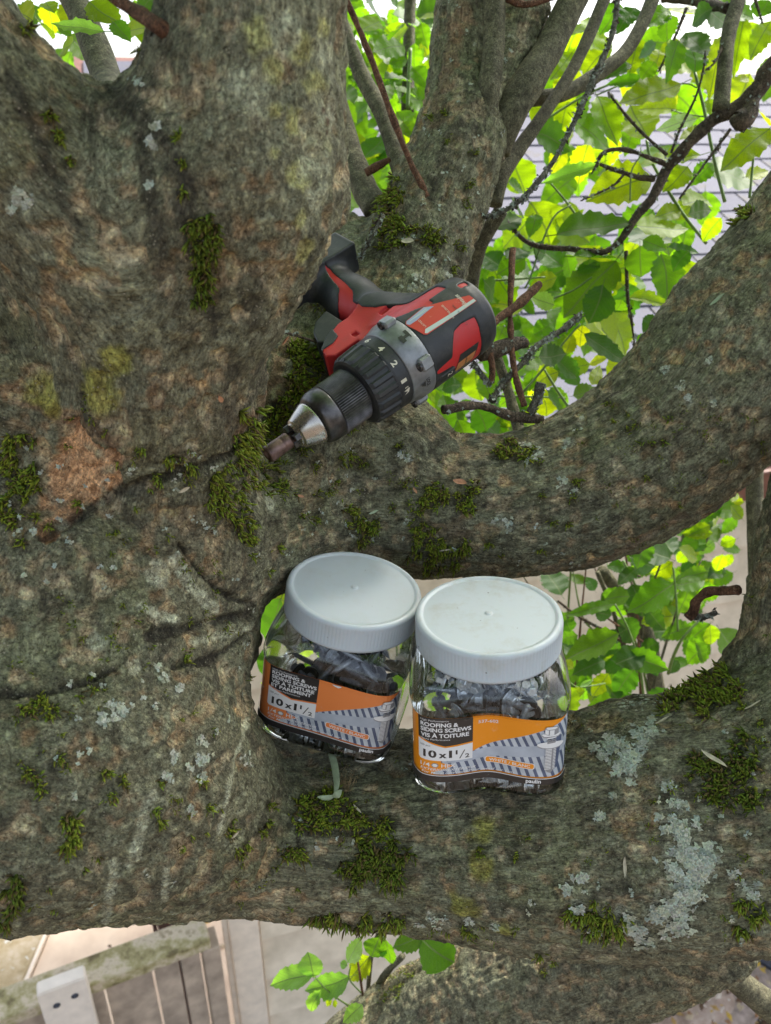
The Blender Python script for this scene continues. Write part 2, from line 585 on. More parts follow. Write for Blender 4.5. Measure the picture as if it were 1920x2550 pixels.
link('corner_trim', mb.data('corner_trim_side', [TRIM]), shed)
# roof
RP = rad(23)
up = RW @ np.array([0, math.cos(RP), math.sin(RP)])
rn = RW @ np.array([0, -math.sin(RP), math.cos(RP)])
RR = np.stack([wdir, up, rn], 1)
R0 = RW @ np.array([0, -.13, EAVE - .03])
RL = 2.75
deck = MB(); deck.box(R0 + RR @ np.array([1.75, RL / 2, -.012]), 4.1, RL, .02, RR)
roof = link('roof', deck.data('roof', [FASCIA]), shed)
mb = MB(); mb.box(R0 + RR @ np.array([1.75, -.014, -.05]), 4.1, .025, .11, RR, bev=.003)
link('fascia', mb.data('fascia', [FASCIA]), shed)
sv = []
tabw, expo, tk = .305, .142, .006
def shingle_mesh(seed):
    r = random.Random(seed)
    b = MB()
    w = tabw - .008; h = expo * 1.9
    j = [r.uniform(-.003, .003) for _ in range(4)]
    nx = 3
    v = []
    for i in range(nx + 1):
        x = -w / 2 + w * i / nx
        e = r.uniform(-.004, .004)
        v += [(x, 0 + e, tk + .006), (x, 0 + e, .002), (x, h, tk * .3), (x, h, -.001)]
    f = []
    for i in range(nx):
        a, c = i * 4, (i + 1) * 4
        f += [(a, c, c + 2, a + 2), (a + 1, c + 1, c, a), (a + 3, c + 3, c + 1, a + 1), (a + 2, c + 2, c + 3, a + 3)]
    f += [(0, 2, 3, 1), (nx * 4, nx * 4 + 1, nx * 4 + 3, nx * 4 + 2)]
    b.add(v, f)
    return b.data('shingle', [SHINGLE])
shm = [shingle_mesh(i) for i in range(6)]
rows = int((RL - .12) / expo)
Mroot = Matrix([[*RR[0], 0], [*RR[1], 0], [*RR[2], 0], [0, 0, 0, 1]])
for r_ in range(rows):
    off = (r_ % 2) * tabw / 2 + random.uniform(-.01, .01)
    n_ = int(4.1 / tabw)
    for c_ in range(n_):
        x = -.14 + off + c_ * tabw
        if x > 3.6: continue
        p = R0 + RR @ np.array([x, r_ * expo, .004 + random.uniform(0, .0015)])
        M = Matrix.Translation(Vector(p)) @ Mroot @ Matrix.Rotation(random.uniform(-.006, .006), 4, 'Z')
        link('shingle', shm[random.randrange(6)], roof, M)

# ---- gate and its posts at lower left
WOODG = simple('weathered_board', (.40, .32, .245), .8, var=.3, nscale=18, bumps=.6, bdist=.001)
def rail_mat():
    m, nt, out = nodes_of('mossy_rail')
    tc = N(nt, 'ShaderNodeTexCoord').outputs['Object']
    c = ramp(nt, noise(nt, tc, 16, 6, .7).outputs[0], [(.32, (.14, .11, .05)), (.44, (.34, .30, .14)), (.56, (.58, .49, .36)), (.68, (.20, .16, .08))])
    b = N(nt, 'ShaderNodeBsdfPrincipled', ins={'Base Color': c, 'Roughness': .85})
    nt.links.new(bump(nt, noise(nt, tc, 60, 5).outputs[0], .6, .002), b.inputs['Normal'])
    nt.links.new(b.outputs[0], out.inputs[0]); return m
RAIL = rail_mat()
PALE = simple('pale_cut_timber', (.78, .69, .59), .7, var=.1, nscale=26, bumps=.4, bdist=.0006)
STEEL_D = simple('dark_screw', (.09, .10, .13), .4, .8, var=.2)
gdir = np.array([1, .45, 0.0]); gdir /= np.linalg.norm(gdir)
RG = np.stack([gdir, np.array([-gdir[1], gdir[0], 0]), np.array([0, 0, 1.0])], 1)
G0 = np.array([-.50, 1.76 + .45 * -.50, 0.0])
gate = thing('gate', 'weathered board gate with mossy top rail and one pale upright', 'gate', G0)
mb = MB(); mb.box(RG @ np.array([-.62, .0, .90]), 1.20, .092, .042, RG, bev=.004)
link('top_rail', mb.data('top_rail', [RAIL]), gate)
x = -.05
ws = [.06, .075, .132, .14, .14, .14, .14, .14]
for i, w in enumerate(ws):
    mb = MB(); mb.box(RG @ np.array([x - w / 2, random.uniform(-.004, .004) - .012, .45]), w - .007, .022, .855, RG, bev=.002)
    link('board', mb.data('board', [WOODG]), gate)
    x -= w
mb = MB(); mb.box(RG @ np.array([-.02, .004, .43]), .05, .075, .86, RG, bev=.003)
link('hinge_post', mb.data('hinge_post', [WOODG]), gate)
up_ = thing('fence_post', 'pale sawn upright with two dark screws before the gate', 'post', G0 + RG @ np.array([-.405, -.075, 0]))
mb = MB(); mb.box(np.array([0, 0, .51]), .118, .038, 1.02, RG, bev=.003)
link('timber', mb.data('timber', [PALE]), up_)
mb = MB(); mb.box(np.array([0, 0, 1.0215]), .110, .034, .003, RG)
link('end_grain', mb.data('end_grain', [PALE]), up_)
for sx_, sz_ in ((-.022, .958), (.024, .968)):
    v, f = lathe([(0, 0.0001), (0, .009), (.002, .009), (.003, .007), (.0028, .0035), (.001, .003), (.001, .0001)], 14)
    v = np.array(v)
    R_ = np.stack([-RG[:, 1], RG[:, 0], RG[:, 2]], 1)
    v = v @ R_.T + RG @ np.array([sx_, -.019, sz_])
    mb = MB(); mb.add(v, f); link('screw_head', mb.data('screw_head', [STEEL_D], True), up_)

# ---- paving slabs beyond the gate
def slab_mat(name, a, b_, c_):
    m, nt, out = nodes_of(name)
    tc = N(nt, 'ShaderNodeTexCoord').outputs['Object']
    c = ramp(nt, noise(nt, tc, 14, 8, .72).outputs[0], [(.3, a), (.5, b_), (.68, c_)])
    dots = ramp(nt, noise(nt, tc, 45, 2).outputs[0], [(.66, (0, 0, 0)), (.7, (1, 1, 1))])
    c = mixc(nt, dots, c, (.6, .58, .52))
    b = N(nt, 'ShaderNodeBsdfPrincipled', ins={'Base Color': c, 'Roughness': .85})
    nt.links.new(bump(nt, noise(nt, tc, 120, 5).outputs[0], .5, .002), b.inputs['Normal'])
    nt.links.new(b.outputs[0], out.inputs[0]); return m
SLAB_A = slab_mat('mossy_slab', (.22, .17, .06), (.42, .33, .19), (.55, .46, .33))
SLAB_B = simple('beige_slab', (.66, .50, .36), .75, var=.12, nscale=7, bumps=.4, bdist=.002, var2=(.72, .58, .43))
pav = bpy.data.objects.new('pavement', None); COL.objects.link(pav)
pav.location = (-1.5, 2.3, 0); pav['kind'] = 'structure'
def slab(x0, x1, y0, y1, mat, h=.03, a=0):
    mb = MB(); R_ = np.array(Matrix.Rotation(a, 3, 'Z'))
    mb.box(np.array([(x0 + x1) / 2 + 1.5, (y0 + y1) / 2 - 2.3, h / 2]), x1 - x0, y1 - y0, h, R_, bev=.006)
    link('slab', mb.data('slab', [mat]), pav)
slab(-2.35, -1.40, 1.2, 2.2, SLAB_A)
slab(-2.35, -1.40, 2.22, 3.2, SLAB_A)
slab(-1.38, -.30, 1.5, 2.35, SLAB_B)
slab(-1.38, -.30, 2.37, 3.2, SLAB_B)
mb = MB(); mb.box(np.array([.11, -.1, .032]), .014, 2.0, .016, None)
link('joint', mb.data('joint', [TRIM]), pav)
# brown leaf scrap on slab
# door frame of brown timber and white pipe beyond the gate
WHITEP = simple('white_paint', (.75, .77, .8), .4, var=.05, nscale=20)
BROWNP = simple('brown_paint', (.12, .075, .07), .5, var=.15, nscale=20)
pd = P(412, 2300, 2.62)
t = thing('door_frame', 'dark brown upright frame edge standing beyond the gate', 'frame', (pd[0], pd[1], 0))
mb = MB(); mb.box((0, 0, .55), .05, .07, 1.1, RG, bev=.004); link('jamb', mb.data('jamb', [BROWNP]), t)
mb = MB(); mb.box(RG @ np.array([-.034, .01, .55]), .014, .05, 1.1, RG, bev=.002); link('stop', mb.data('stop', [BROWNP]), t)
pd = P(452, 2300, 2.60)
v, f = lathe([(0.0, .0001), (0, .024), (1.08, .024), (1.1, .028), (1.12, .028), (1.12, .0001)], 20)
v = np.array(v)[:, [1, 2, 0]]
mb = MB(); mb.add(v, [q[::-1] for q in f])
o = link('downpipe', mb.data('downpipe', [WHITEP], True)); o.location = (pd[0], pd[1], 0)
o['label'] = 'white downpipe between the brown frame and the mossy gate rail'; o['category'] = 'pipe'

# ---- stones, boards and litter on the ground at lower right
STONE_P = slab_mat('pinkish_stone', (.15, .11, .085), (.36, .27, .22), (.48, .40, .34))
OLDB = simple('silvered_board', (.33, .27, .24), .85, var=.35, nscale=40, bumps=.7, bdist=.002)
def rock(name, px, py, w, l, h, rz, mat, label, seed, lift=0.0, group=None):
    c = ray_ground(px, py, h * .6 + lift)
    bm = bmesh.new(); bmesh.ops.create_icosphere(bm, subdivisions=3, radius=1)
    v = np.array([q.co[:] for q in bm.verts]); f = [[q.index for q in fc.verts] for fc in bm.faces]; bm.free()
    v = np.sign(v) * np.abs(v) ** .6
    v += vnoise(v + seed * 3.1, .8, seed)[:, None] * .16 * v
    v = v * np.array([w / 2, l / 2, h / 2])
    v = v @ np.array(Matrix.Rotation(rz, 3, 'Z')).T
    o = link(name, mesh_data(name, v, f, [mat], False))
    o.location = (c[0], c[1], h * .4 + lift)
    o['label'] = label; o['category'] = name.replace('_', ' ')
    if group: o['group'] = group
def ray_dir(px, py):
    return FWD + (px - 960) / FPX * RGT + (1275 - py) / FPX * UPV
def ray_ground(px, py, z=0.0):
    d = ray_dir(px, py); t = (z - CAM[2]) / d[2]
    return CAM + t * d
rock('stone', 1690, 2490, .42, .30, .07, .5, STONE_P, 'flat pinkish stone lying on the litter below the thin branch', 1)
rock('stone', 1560, 2545, .20, .16, .06, 1.1, STONE_P, 'small rough stone at the bottom edge beside the flat one', 4)
def plank(px, py, ln, w, rz, mat, label, z=.03):
    c = ray_ground(px, py, z)
    mb = MB(); mb.box((0, 0, 0), ln, w, .035, np.array(Matrix.Rotation(rz, 3, 'Z')), bev=.003)
    o = link('plank', mb.data('plank', [mat])); o.location = (c[0], c[1], z)
    o['label'] = label; o['category'] = 'plank'
plank(1890, 2430, .7, .14, .75, OLDB, 'silvered board lying on the ground at the right edge')
plank(1450, 2545, .6, .12, .85, OLDB, 'weathered ribbed board on the ground below the trunk', .02)
plank(1900, 2370, .6, .12, -.7, STEEL_D, 'dark board end lying behind the silvered board', .05)
LITTER_M = attr_material('litter', .8, .2, 200)
v, f, c = [], [], []
rl = random.Random(5)
cols = [(.40, .27, .10), (.30, .17, .09), (.5, .42, .3), (.13, .08, .05), (.62, .56, .48), (.55, .38, .07)]
for i in range(3200):
    p = ray_ground(rl.uniform(1250, 2000), rl.uniform(2330, 2620), 0)
    on = i % 7 == 0
    if i % 3 == 0: p = np.array([rl.uniform(-1.2, 2.6), rl.uniform(1.0, 2.6), 0])
    a = rl.uniform(0, 6.28); s_ = rl.uniform(.006, .022); w = s_ * rl.uniform(.3, .7)
    z = .012 + rl.uniform(0, .03) + (.05 if i % 7 == 0 else 0)
    n = len(v)
    dx, dy = math.cos(a), math.sin(a)
    for (u_, w_, z_) in ((-1, 0, 0), (0, -1, .3), (1, 0, .1), (0, 1, .25), (0, 0, .7)):
        v.append((p[0] + dx * u_ * s_ - dy * w_ * w, p[1] + dy * u_ * s_ + dx * w_ * w, z + z_ * s_ * .6))
    f += [(n, n + 1, n + 4), (n + 1, n + 2, n + 4), (n + 2, n + 3, n + 4), (n + 3, n, n + 4)]
    cc = rl.choice(cols); c += [cc] * 5
link('leaf_litter', mesh_data('leaf_litter', v, np.array(f), [LITTER_M], False, colors=np.array(c)), kind='stuff', label='dry leaves and seed husks scattered over the soil', category='litter')

# ================================================================== TREE
def node(px, py, d, r): return [*P(px, py, d), r]
LIMBS = [
 # trunk limb rising up-left towards the camera
 ([node(640, -420, .38, .046), node(622, -60, .41, .050), node(612, 120, .425, .053), node(585, 300, .44, .061), node(552, 470, .46, .072), node(490, 640, .48, .069), node(420, 820, .505, .064), node(385, 960, .54, .078), node(350, 1120, .575, .088)], .012),
 ([node(-330, -60, .38, .045), node(-60, 240, .41, .050), node(110, 430, .445, .058), node(290, 640, .48, .068), node(380, 850, .52, .074)], .02),
 ([node(860, 1060, .765, .042), node(930, 1085, .765, .045), node(1000, 1120, .765, .05)], .02),
 ([node(690, 975, .725, .045), node(760, 870, .77, .052), node(850, 740, .81, .058)], .02),
 # knuckle on its lower right
 ([node(716, 512, .49, .034), node(612, 622, .49, .030)], .02),
 # fold between the middle and the lower limb
 ([node(400, 1560, .63, .072), node(547, 1600, .648, .032)], .03),
 # burl left
 ([node(-120, 800, .52, .075), node(120, 960, .55, .07), node(330, 1020, .57, .06)], .02),
 # junction
 ([node(-60, 1250, .63, .125), node(300, 1330, .615, .105), node(480, 1330, .645, .078)], .02),
 ([node(120, 1500, .59, .115), node(280, 1590, .605, .098)], .03),
 # middle limb
 ([node(330, 1330, .62, .085), node(560, 1300, .68, .074), node(740, 1272, .755, .073), node(900, 1252, .78, .0715), node(1150, 1268, .775, .0705), node(1380, 1240, .77, .0745), node(1600, 1135, .76, .080), node(1765, 985, .745, .083), node(1885, 830, .73, .085), node(2000, 705, .72, .086), node(2120, 560, .71, .088), node(2260, 400, .70, .090)], .022),
 # lower limb
 ([node(-330, 1760, .54, .125), node(0, 1832, .56, .125), node(190, 1850, .57, .120), node(390, 1960, .605, .093), node(540, 2046, .64, .072), node(680, 2080, .662, .066), node(850, 2082, .682, .072), node(1050, 2078, .69, .082), node(1180, 2072, .69, .089), node(1350, 2074, .682, .097), node(1600, 2055, .66, .103), node(1850, 2020, .64, .104), node(2100, 1980, .62, .115)], .02),
 # its broad back, on which the jars stand
 ([node(400, 1850, .67, .07), node(560, 1938, .715, .063), node(720, 1955, .73, .062), node(900, 1975, .735, .062), node(1080, 1985, .74, .062), node(1260, 2005, .725, .068)], .03),
 # right upright off the lower limb
 ([node(2090, 1150, .63, .046), node(2022, 1400, .64, .048), node(1995, 1580, .65, .050), node(1965, 1730, .655, .060), node(1930, 1850, .66, .07)], .03),
 # back trunk
 ([node(760, 1100, .725, .048), node(850, 970, .765, .056), node(960, 860, .775, .058), node(1018, 700, .80, .058), node(1082, 510, .82, .055), node(1148, 330, .83, .049), node(1150, 150, .84, .036), node(1168, -60, .85, .037), node(1175, -260, .86, .037)], .022),
 ([node(1175, 340, .84, .038), node(1255, 150, .85, .036), node(1305, -60, .86, .033), node(1330, -260, .87, .033)], .016),
 ([node(870, 600, .85, .03), node(900, 760, .82, .05)], .03),
 # low trunk running away downwards
 ([node(1760, 2300, .78, .055), node(1560, 2375, .86, .068), node(1260, 2500, .95, .083), node(1030, 2640, 1.03, .10), node(800, 2860, 1.12, .12)], .02),
]
H0 = 0.0042
lo = np.array([-.52, .12, 1.62]); hi = np.array([.62, 1.12, 3.42])
dims = np.ceil((hi - lo) / H0).astype(int)
D = np.full(dims, .2, np.float32)
TG = np.zeros((*dims[:0],)) if False else None
segs = []
for li, (nodes, k) in enumerate(LIMBS):
    s = spline(nodes, (len(nodes) - 1) * 4 + 1)
    for a, b in zip(s[:-1], s[1:]): segs.append((a, b, k, li))
def cap_dist(p, a, b):
    ab = b[:3] - a[:3]; L2 = float(ab @ ab)
    t = np.clip(((p - a[:3]) @ ab) / L2, 0, 1)
    q = p - a[:3] - t[..., None] * ab
    return np.sqrt((q * q).sum(-1)) - (a[3] + (b[3] - a[3]) * t)
bylimb = {}
for a, b, k, li in segs: bylimb.setdefault(li, []).append((a, b, k))
for li, ss in bylimb.items():
    L = np.full(dims, .2, np.float32) if False else None
    allp = np.array([x for a, b, k in ss for x in (a, b)])
    m = allp[:, 3].max() + .045
    i0 = np.clip(np.floor((allp[:, :3].min(0) - m - lo) / H0).astype(int), 0, dims - 1)
    i1 = np.clip(np.ceil((allp[:, :3].max(0) + m - lo) / H0).astype(int), 1, dims)
    if (i1 <= i0).any(): continue
    sub = np.full(i1 - i0, .2, np.float32)
    for a, b, k in ss:
        m = max(a[3], b[3]) + .045
        j0 = np.clip(np.floor((np.minimum(a[:3], b[:3]) - m - lo) / H0).astype(int), i0, i1)
        j1 = np.clip(np.ceil((np.maximum(a[:3], b[:3]) + m - lo) / H0).astype(int), i0, i1)
        if (j1 <= j0).any(): continue
        g = [np.arange(j0[q], j1[q]) * H0 + lo[q] for q in range(3)]
        X, Y, Z = np.meshgrid(*[x.astype(np.float32) for x in g], indexing='ij')
        pp = np.stack([X, Y, Z], -1)
        d = cap_dist(pp, a.astype(np.float32), b.astype(np.float32))
        w = tuple(slice(j0[q] - i0[q], j1[q] - i0[q]) for q in range(3))
        sub[w] = np.minimum(sub[w], d)
    w = tuple(slice(i0[q], i1[q]) for q in range(3))
    k = ss[0][2]
    o = D[w]
    hh = np.clip(.5 + .5 * (sub - o) / k, 0, 1)
    D[w] = sub * (1 - hh) + o * hh - k * hh * (1 - hh)
# the hollow in which the drill rests
_a, _b = P(1174, 774, .692), P(665, 1134, .617)
_e = np.array([-.10, -.62, .78]); _e /= np.linalg.norm(_e)
_m = .09
j0 = np.clip(np.floor((np.minimum(_a, _b) - _m - lo) / H0).astype(int), 0, dims); j1 = np.clip(np.ceil((np.maximum(_a, _b) + _m - lo) / H0).astype(int), 0, dims)
_X, _Y, _Z = np.meshgrid(*[(np.arange(j0[q], j1[q]) * H0 + lo[q]).astype(np.float32) for q in range(3)], indexing='ij')
_p = np.stack([_X, _Y, _Z], -1)
_ab = _b - _a; _t = np.clip(((_p - _a) @ _ab) / (_ab @ _ab), 0, 1.06)
_w = _p - _a - _t[..., None] * _ab
_we = np.clip(_w @ _e, 0, None); _w = _w - _we[..., None] * _e
_d = np.sqrt((_w * _w).sum(-1)) - np.interp(_t, [0, .45, .6, .75, .88, 1.06], [.034, .034, .030, .026, .014, .008])
_w3 = tuple(slice(j0[q], j1[q]) for q in range(3))
_k = .010; _o = D[_w3]
_h = np.clip(.5 - .5 * (_o + _d) / _k, 0, 1)
D[_w3] = _o * (1 - _h) + (-_d) * _h + _k * _h * (1 - _h)
# open the grid border so that limbs run on outside
V, F = surface_nets(D, lo, H0)
V, F = subdivide(V, F)
for _ in range(2):
    V = V - grad(D, lo, H0, V, H0 * 1.5) * trilin(D, lo, H0, V)[:, None]
NRM = grad(D, lo, H0, V, .006)

SEGA = np.array([s[0] for s in segs]); SEGB = np.array([s[1] for s in segs])
def limb_frame(p):
    """blended nearest axis point and tangent for wood-grain coordinates"""
    c = np.zeros_like(p); t = np.zeros_like(p); W = np.zeros(len(p))
    for a, b in zip(SEGA[::2], SEGB[1::2] if len(SEGB[1::2]) == len(SEGA[::2]) else SEGB[::2]):
        ab = b[:3] - a[:3]
        u = np.clip(((p - a[:3]) @ ab) / (ab @ ab), 0, 1)
        q = a[:3] + u[:, None] * ab
        d = np.linalg.norm(p - q, axis=1) - (a[3] + (b[3] - a[3]) * u)
        w = np.exp(-np.maximum(d, -.01) / .006)
        c += q * w[:, None]; t += ab / np.linalg.norm(ab) * w[:, None]; W += w
    W = W + 1e-12
    c /= W[:, None]; t /= np.linalg.norm(t, axis=1)[:, None] + 1e-9
    return c, t

def stretch(p):
    c, t = limb_frame(p)
    return (p - c) + .33 * c

def disp(p, q=None):
    if q is None: q = stretch(p)
    d = fbm(p, .085, 3, 3) * .0050
    r = fbm(q, .020, 3, 21)
    d = d - np.abs(r) * .0042
    f = fbm(q, .0085, 2, 41)
    d = d - np.maximum(0, .30 - np.abs(f)) * .0045
    d = d + fbm(p, .009, 2, 61) * .0019
    return d

def march(px, py):
    """photo pixels -> hit points on the tree (nan where missed), normals"""
    px = np.asarray(px, float); py = np.asarray(py, float)
    d = FWD[None] + ((px - 960) / FPX)[:, None] * RGT + ((1275 - py) / FPX)[:, None] * UPV
    t = np.full(len(px), .30); ok = np.ones(len(px), bool)
    for _ in range(95):
        p = CAM + t[:, None] * d
        v = trilin(D, lo, H0, p)
        inside = ((p > lo) & (p < hi)).all(1)
        v = np.where(inside, v, .02)
        t = t + np.where(np.abs(v) > 2e-4, np.clip(v, -.01, .05) * .9, 0)
    p = CAM + t[:, None] * d
    v = trilin(D, lo, H0, p); ok = (np.abs(v) < 1e-3) & (t < 1.4) & ((p > lo) & (p < hi)).all(1)
    n = grad(D, lo, H0, p, .006)
    return p, n, ok

def lift(p, n):
    return p + n * disp(p)[:, None]

# ---- where moss and lichen grow (read off the photograph, 1666-wide)
BIG = [
 ([(850, 412, 34), (835, 440, 34), (842, 480, 42), (860, 500, 30), (820, 505, 28)], .010, 'thick moss cushion on the back trunk above the drill grip'),
 ([(905, 490, 24), (930, 505, 30), (955, 515, 22)], .008, 'moss tufts on the back trunk right of the thick cushion'),
 ([(425, 490, 34), (440, 520, 36), (440, 560, 30), (445, 600, 28), (430, 650, 22)], .007, 'dark green moss streak down the big blurred left limb'),
 ([(655, 770, 36), (670, 795, 40), (660, 830, 36), (640, 855, 34), (640, 760, 26)], .011, 'bushy moss cushion beside the drill chuck'),
 ([(600, 900, 36), (575, 930, 36), (550, 960, 34), (620, 880, 26), (530, 985, 30)], .008, 'moss filling the seam left of the chuck nose'),
 ([(470, 1040, 40), (500, 1060, 44), (540, 1030, 42), (590, 1010, 44), (610, 1050, 36), (530, 1130, 40), (545, 1160, 34), (480, 1090, 34)], .007, 'broad moss patch on the junction below the drill tip'),
 ([(925, 1072, 30), (950, 1065, 28), (930, 1085, 24), (965, 1075, 20)], .008, 'bright moss tuft at the middle of the middle limb'),
 ([(1005, 1075, 28), (1020, 1065, 24), (1010, 1090, 20)], .008, 'round bright moss tuft just right of its twin on the middle limb'),
 ([(905, 1140, 26), (920, 1180, 40), (945, 1205, 36), (990, 1190, 30), (900, 1200, 24), (930, 1230, 28), (985, 1225, 20)], .007, 'loose moss patch on the middle limb above the right jar lid'),
 ([(780, 1125, 30), (800, 1140, 28), (790, 1155, 26), (760, 1105, 20)], .007, 'moss patch on the middle limb above the left jar lid'),
 ([(700, 1740, 44), (740, 1755, 46), (780, 1770, 40), (690, 1780, 34), (650, 1740, 30), (830, 1790, 34)], .009, 'thick moss patch on the lower limb below the left jar'),
 ([(780, 1870, 44), (820, 1880, 46), (850, 1900, 38), (800, 1840, 40), (850, 1840, 34), (770, 1910, 24)], .009, 'dense dark moss below the thick patch on the lower limb'),
 ([(640, 1840, 22), (650, 1855, 20), (625, 1850, 16)], .008, 'small moss tuft left of the dense dark moss'),
 ([(700, 2005, 32), (730, 2015, 28), (780, 2010, 26), (830, 2008, 20), (860, 2000, 22)], .009, 'moss fringe hanging from the lower edge of the lower limb'),
 ([(1450, 1490, 34), (1490, 1480, 40), (1530, 1470, 40), (1560, 1460, 34), (1575, 1500, 34), (1520, 1510, 34), (1440, 1520, 24)], .010, 'big moss cushion where the right upright meets the lower limb'),
 ([(1520, 1650, 36), (1550, 1670, 44), (1600, 1650, 36), (1560, 1700, 40), (1620, 1720, 30), (1600, 1600, 24)], .009, 'dark moss patch at the right end of the lower limb'),
 ([(1270, 1990, 34), (1310, 2000, 34), (1240, 1985, 26), (1340, 2010, 20)], .008, 'moss patch among lichen at the lower right edge of the limb'),
 ([(165, 1800, 22), (160, 1825, 24), (158, 1780, 20)], .008, 'oval moss tuft low on the left side of the lower limb'),
 ([(85, 1525, 24), (110, 1535, 20), (60, 1540, 18)], .007, 'moss tuft at the far left above the oval tuft'),
 ([(30, 960, 30), (20, 1000, 34), (60, 1030, 34), (40, 1060, 28), (10, 1100, 28)], .008, 'yellowish moss spread at the left edge beside the orange wound'),
 ([(1580, 455, 28), (1600, 445, 28), (1560, 470, 20)], .011, 'moss tuft on the upper edge of the right end of the middle limb'),
 ([(1095, 970, 30), (1115, 985, 26), (1080, 985, 20)], .010, 'moss tuft on the top edge of the middle limb right of the drill'),
 ([(30, 1940, 26), (20, 1980, 26), (45, 1910, 20)], .007, 'dark moss at the lower left edge of the lower limb'),
 ([(1610, 1960, 24), (1640, 1980, 22), (1600, 2010, 20)], .008, 'moss at the right edge below the lichen patches'),
]
SM = [(1172, 1076, 14), (1245, 1045, 16), (1325, 888, 16), (1368, 930, 18), (1395, 960, 16), (1430, 955, 12), (1355, 895, 10), (1315, 870, 10), (1218, 1140, 14), (1235, 1080, 12), (700, 1075, 20), (685, 1000, 16), (770, 990, 24), (790, 1010, 18), (735, 1000, 16), (860, 965, 14), (1160, 1000, 16), (500, 1805, 18), (530, 1835, 14), (520, 1840, 16), (220, 1675, 14), (260, 1690, 16), (240, 1720, 16), (130, 1640, 18), (70, 1680, 20), (90, 1710, 16), (60, 1660, 14), (180, 1500, 12), (215, 1480, 12), (350, 1690, 10), (330, 1745, 12), (345, 1770, 12), (450, 1700, 12), (455, 1750, 14), (585, 1740, 14), (590, 1790, 14), (570, 1800, 12), (400, 1435, 14), (545, 1460, 12), (600, 1490, 12), (1040, 1850, 16), (1130, 1810, 12), (1115, 1850, 10), (1060, 1690, 12), (880, 1560, 10), (1450, 1700, 14), (1500, 1720, 14), (1480, 1640, 12), (1640, 1600, 20), (1640, 1560, 14), (1060, 630, 14), (1015, 700, 0), (1010, 400, 18), (1020, 440, 16), (1000, 540, 18), (985, 580, 16), (1020, 330, 12), (940, 250, 18), (955, 240, 14), (975, 300, 12), (120, 300, 18), (100, 250, 16), (140, 350, 14), (380, 300, 14), (395, 350, 12), (400, 420, 12), (240, 100, 20), (270, 110, 16), (60, 60, 16), (300, 980, 14), (380, 1000, 18), (420, 1020, 20), (350, 1040, 16), (160, 1090, 12), (70, 1110, 14), (20, 1130, 16), (100, 1140, 12), (40, 1170, 14), (1000, 2022, 10), (890, 2100, 28), (850, 2130, 28), (830, 2160, 22), (1010, 2010, 20), (1170, 2165 - 60, 12), (1190, 2080, 14), (1165, 2060, 12), (1280, 2040, 12), (870, 2040 - 40, 14), (250, 1150, 10), (760, 920, 18), (720, 935, 16), (650, 970, 20), (700, 700, 14), (690, 660, 16), (730, 720, 14), (880, 1090, 10), (900, 1040, 8), (860, 1050, 12), (850, 1095, 12), (740, 1045, 10), (690, 1120, 18), (655, 1110, 10), (620, 1180, 12), (560, 1200, 12), (590, 1230, 10), (1060, 1170, 14), (1085, 1195, 10), (1180, 1190, 14), (1190, 1130, 12), (1400, 1030, 10), (1450, 900, 8)]
LI = [
 ([(1480, 1800, 30), (1490, 1850, 44), (1510, 1880, 44), (1480, 1900, 44), (1530, 1850, 24), (1460, 1790, 22), (1440, 1960, 30), (1470, 1960, 36), (1500, 1940, 30), (1410, 1980, 24), (1450, 2010, 28)], 'large pale grey-green lichen spread on the right of the lower limb'),
 ([(1330, 1600, 30), (1360, 1640, 36), (1390, 1590, 30), (1300, 1620, 24), (1350, 1670, 24), (1410, 1570, 20)], 'rosette lichen on the lower limb right of the right jar'),
 ([(1380, 1520, 20), (1350, 1530, 18), (1400, 1500, 20), (1420, 1490, 12)], 'frilly lichen on the upper edge beside the big moss cushion'),
 ([(1440, 1690, 20), (1460, 1740, 22), (1440, 1770, 18), (1290, 1760, 16), (1320, 1720, 12)], 'thin lichen trail running down to the large lichen spread'),
 ([(1250, 1960, 18), (1290, 2010, 14), (1370, 2010, 26), (1400, 2040, 22), (1230, 1920, 14), (1260, 1900, 14), (1350, 1980, 16)], 'ragged lichen near the lower edge of the lower limb'),
 ([(1620, 1930, 22), (1590, 1900, 16), (1640, 1950, 16), (1610, 2030, 14)], 'lichen at the far right edge of the lower limb'),
 ([(250, 1530, 16), (230, 1550, 22), (270, 1545, 18), (380, 1490, 18), (350, 1460, 10), (345, 1440, 8)], 'pale lichen flake on the left of the junction'),
 ([(440, 1600, 14), (440, 1640, 24), (430, 1670, 22), (380, 1640, 18), (360, 1680, 16), (410, 1750, 12), (540, 1640, 14), (600, 1440, 18), (590, 1400, 12)], 'grey-green lichen strip left of the left jar'),
 ([(960, 2010, 16), (930, 1990, 14), (1010, 1990, 14), (900, 2010, 14), (1070, 2000, 10)], 'lichen along the lower edge of the lower limb under the right jar'),
 ([(40, 420, 20), (60, 430, 18), (30, 440, 14)], 'bluish lichen rosette on the far left limb'),
 ([(240, 150, 14), (290, 170, 12), (330, 310, 14), (340, 270, 10), (330, 400, 8)], 'scattered lichen on the big limb below the fork'),
 ([(885, 985, 12), (870, 975, 10), (1140, 960, 12), (1165, 975, 16), (1150, 990, 14)], 'pale lichen on top of the middle limb beside the drill'),
 ([(1220, 1050, 14), (1225, 950, 14), (1250, 910, 12), (1240, 1060, 8), (1080, 1125, 14), (1100, 1140, 12), (1490, 870, 14), (1475, 830, 10), (1440, 800, 12), (1530, 780, 10), (1540, 870, 8)], 'lichen specks over the right part of the middle limb'),
 ([(930, 560, 16), (900, 590, 14), (970, 590, 16), (950, 620, 12), (890, 620, 10)], 'lichen crust on the back trunk just above the drill body'),
]

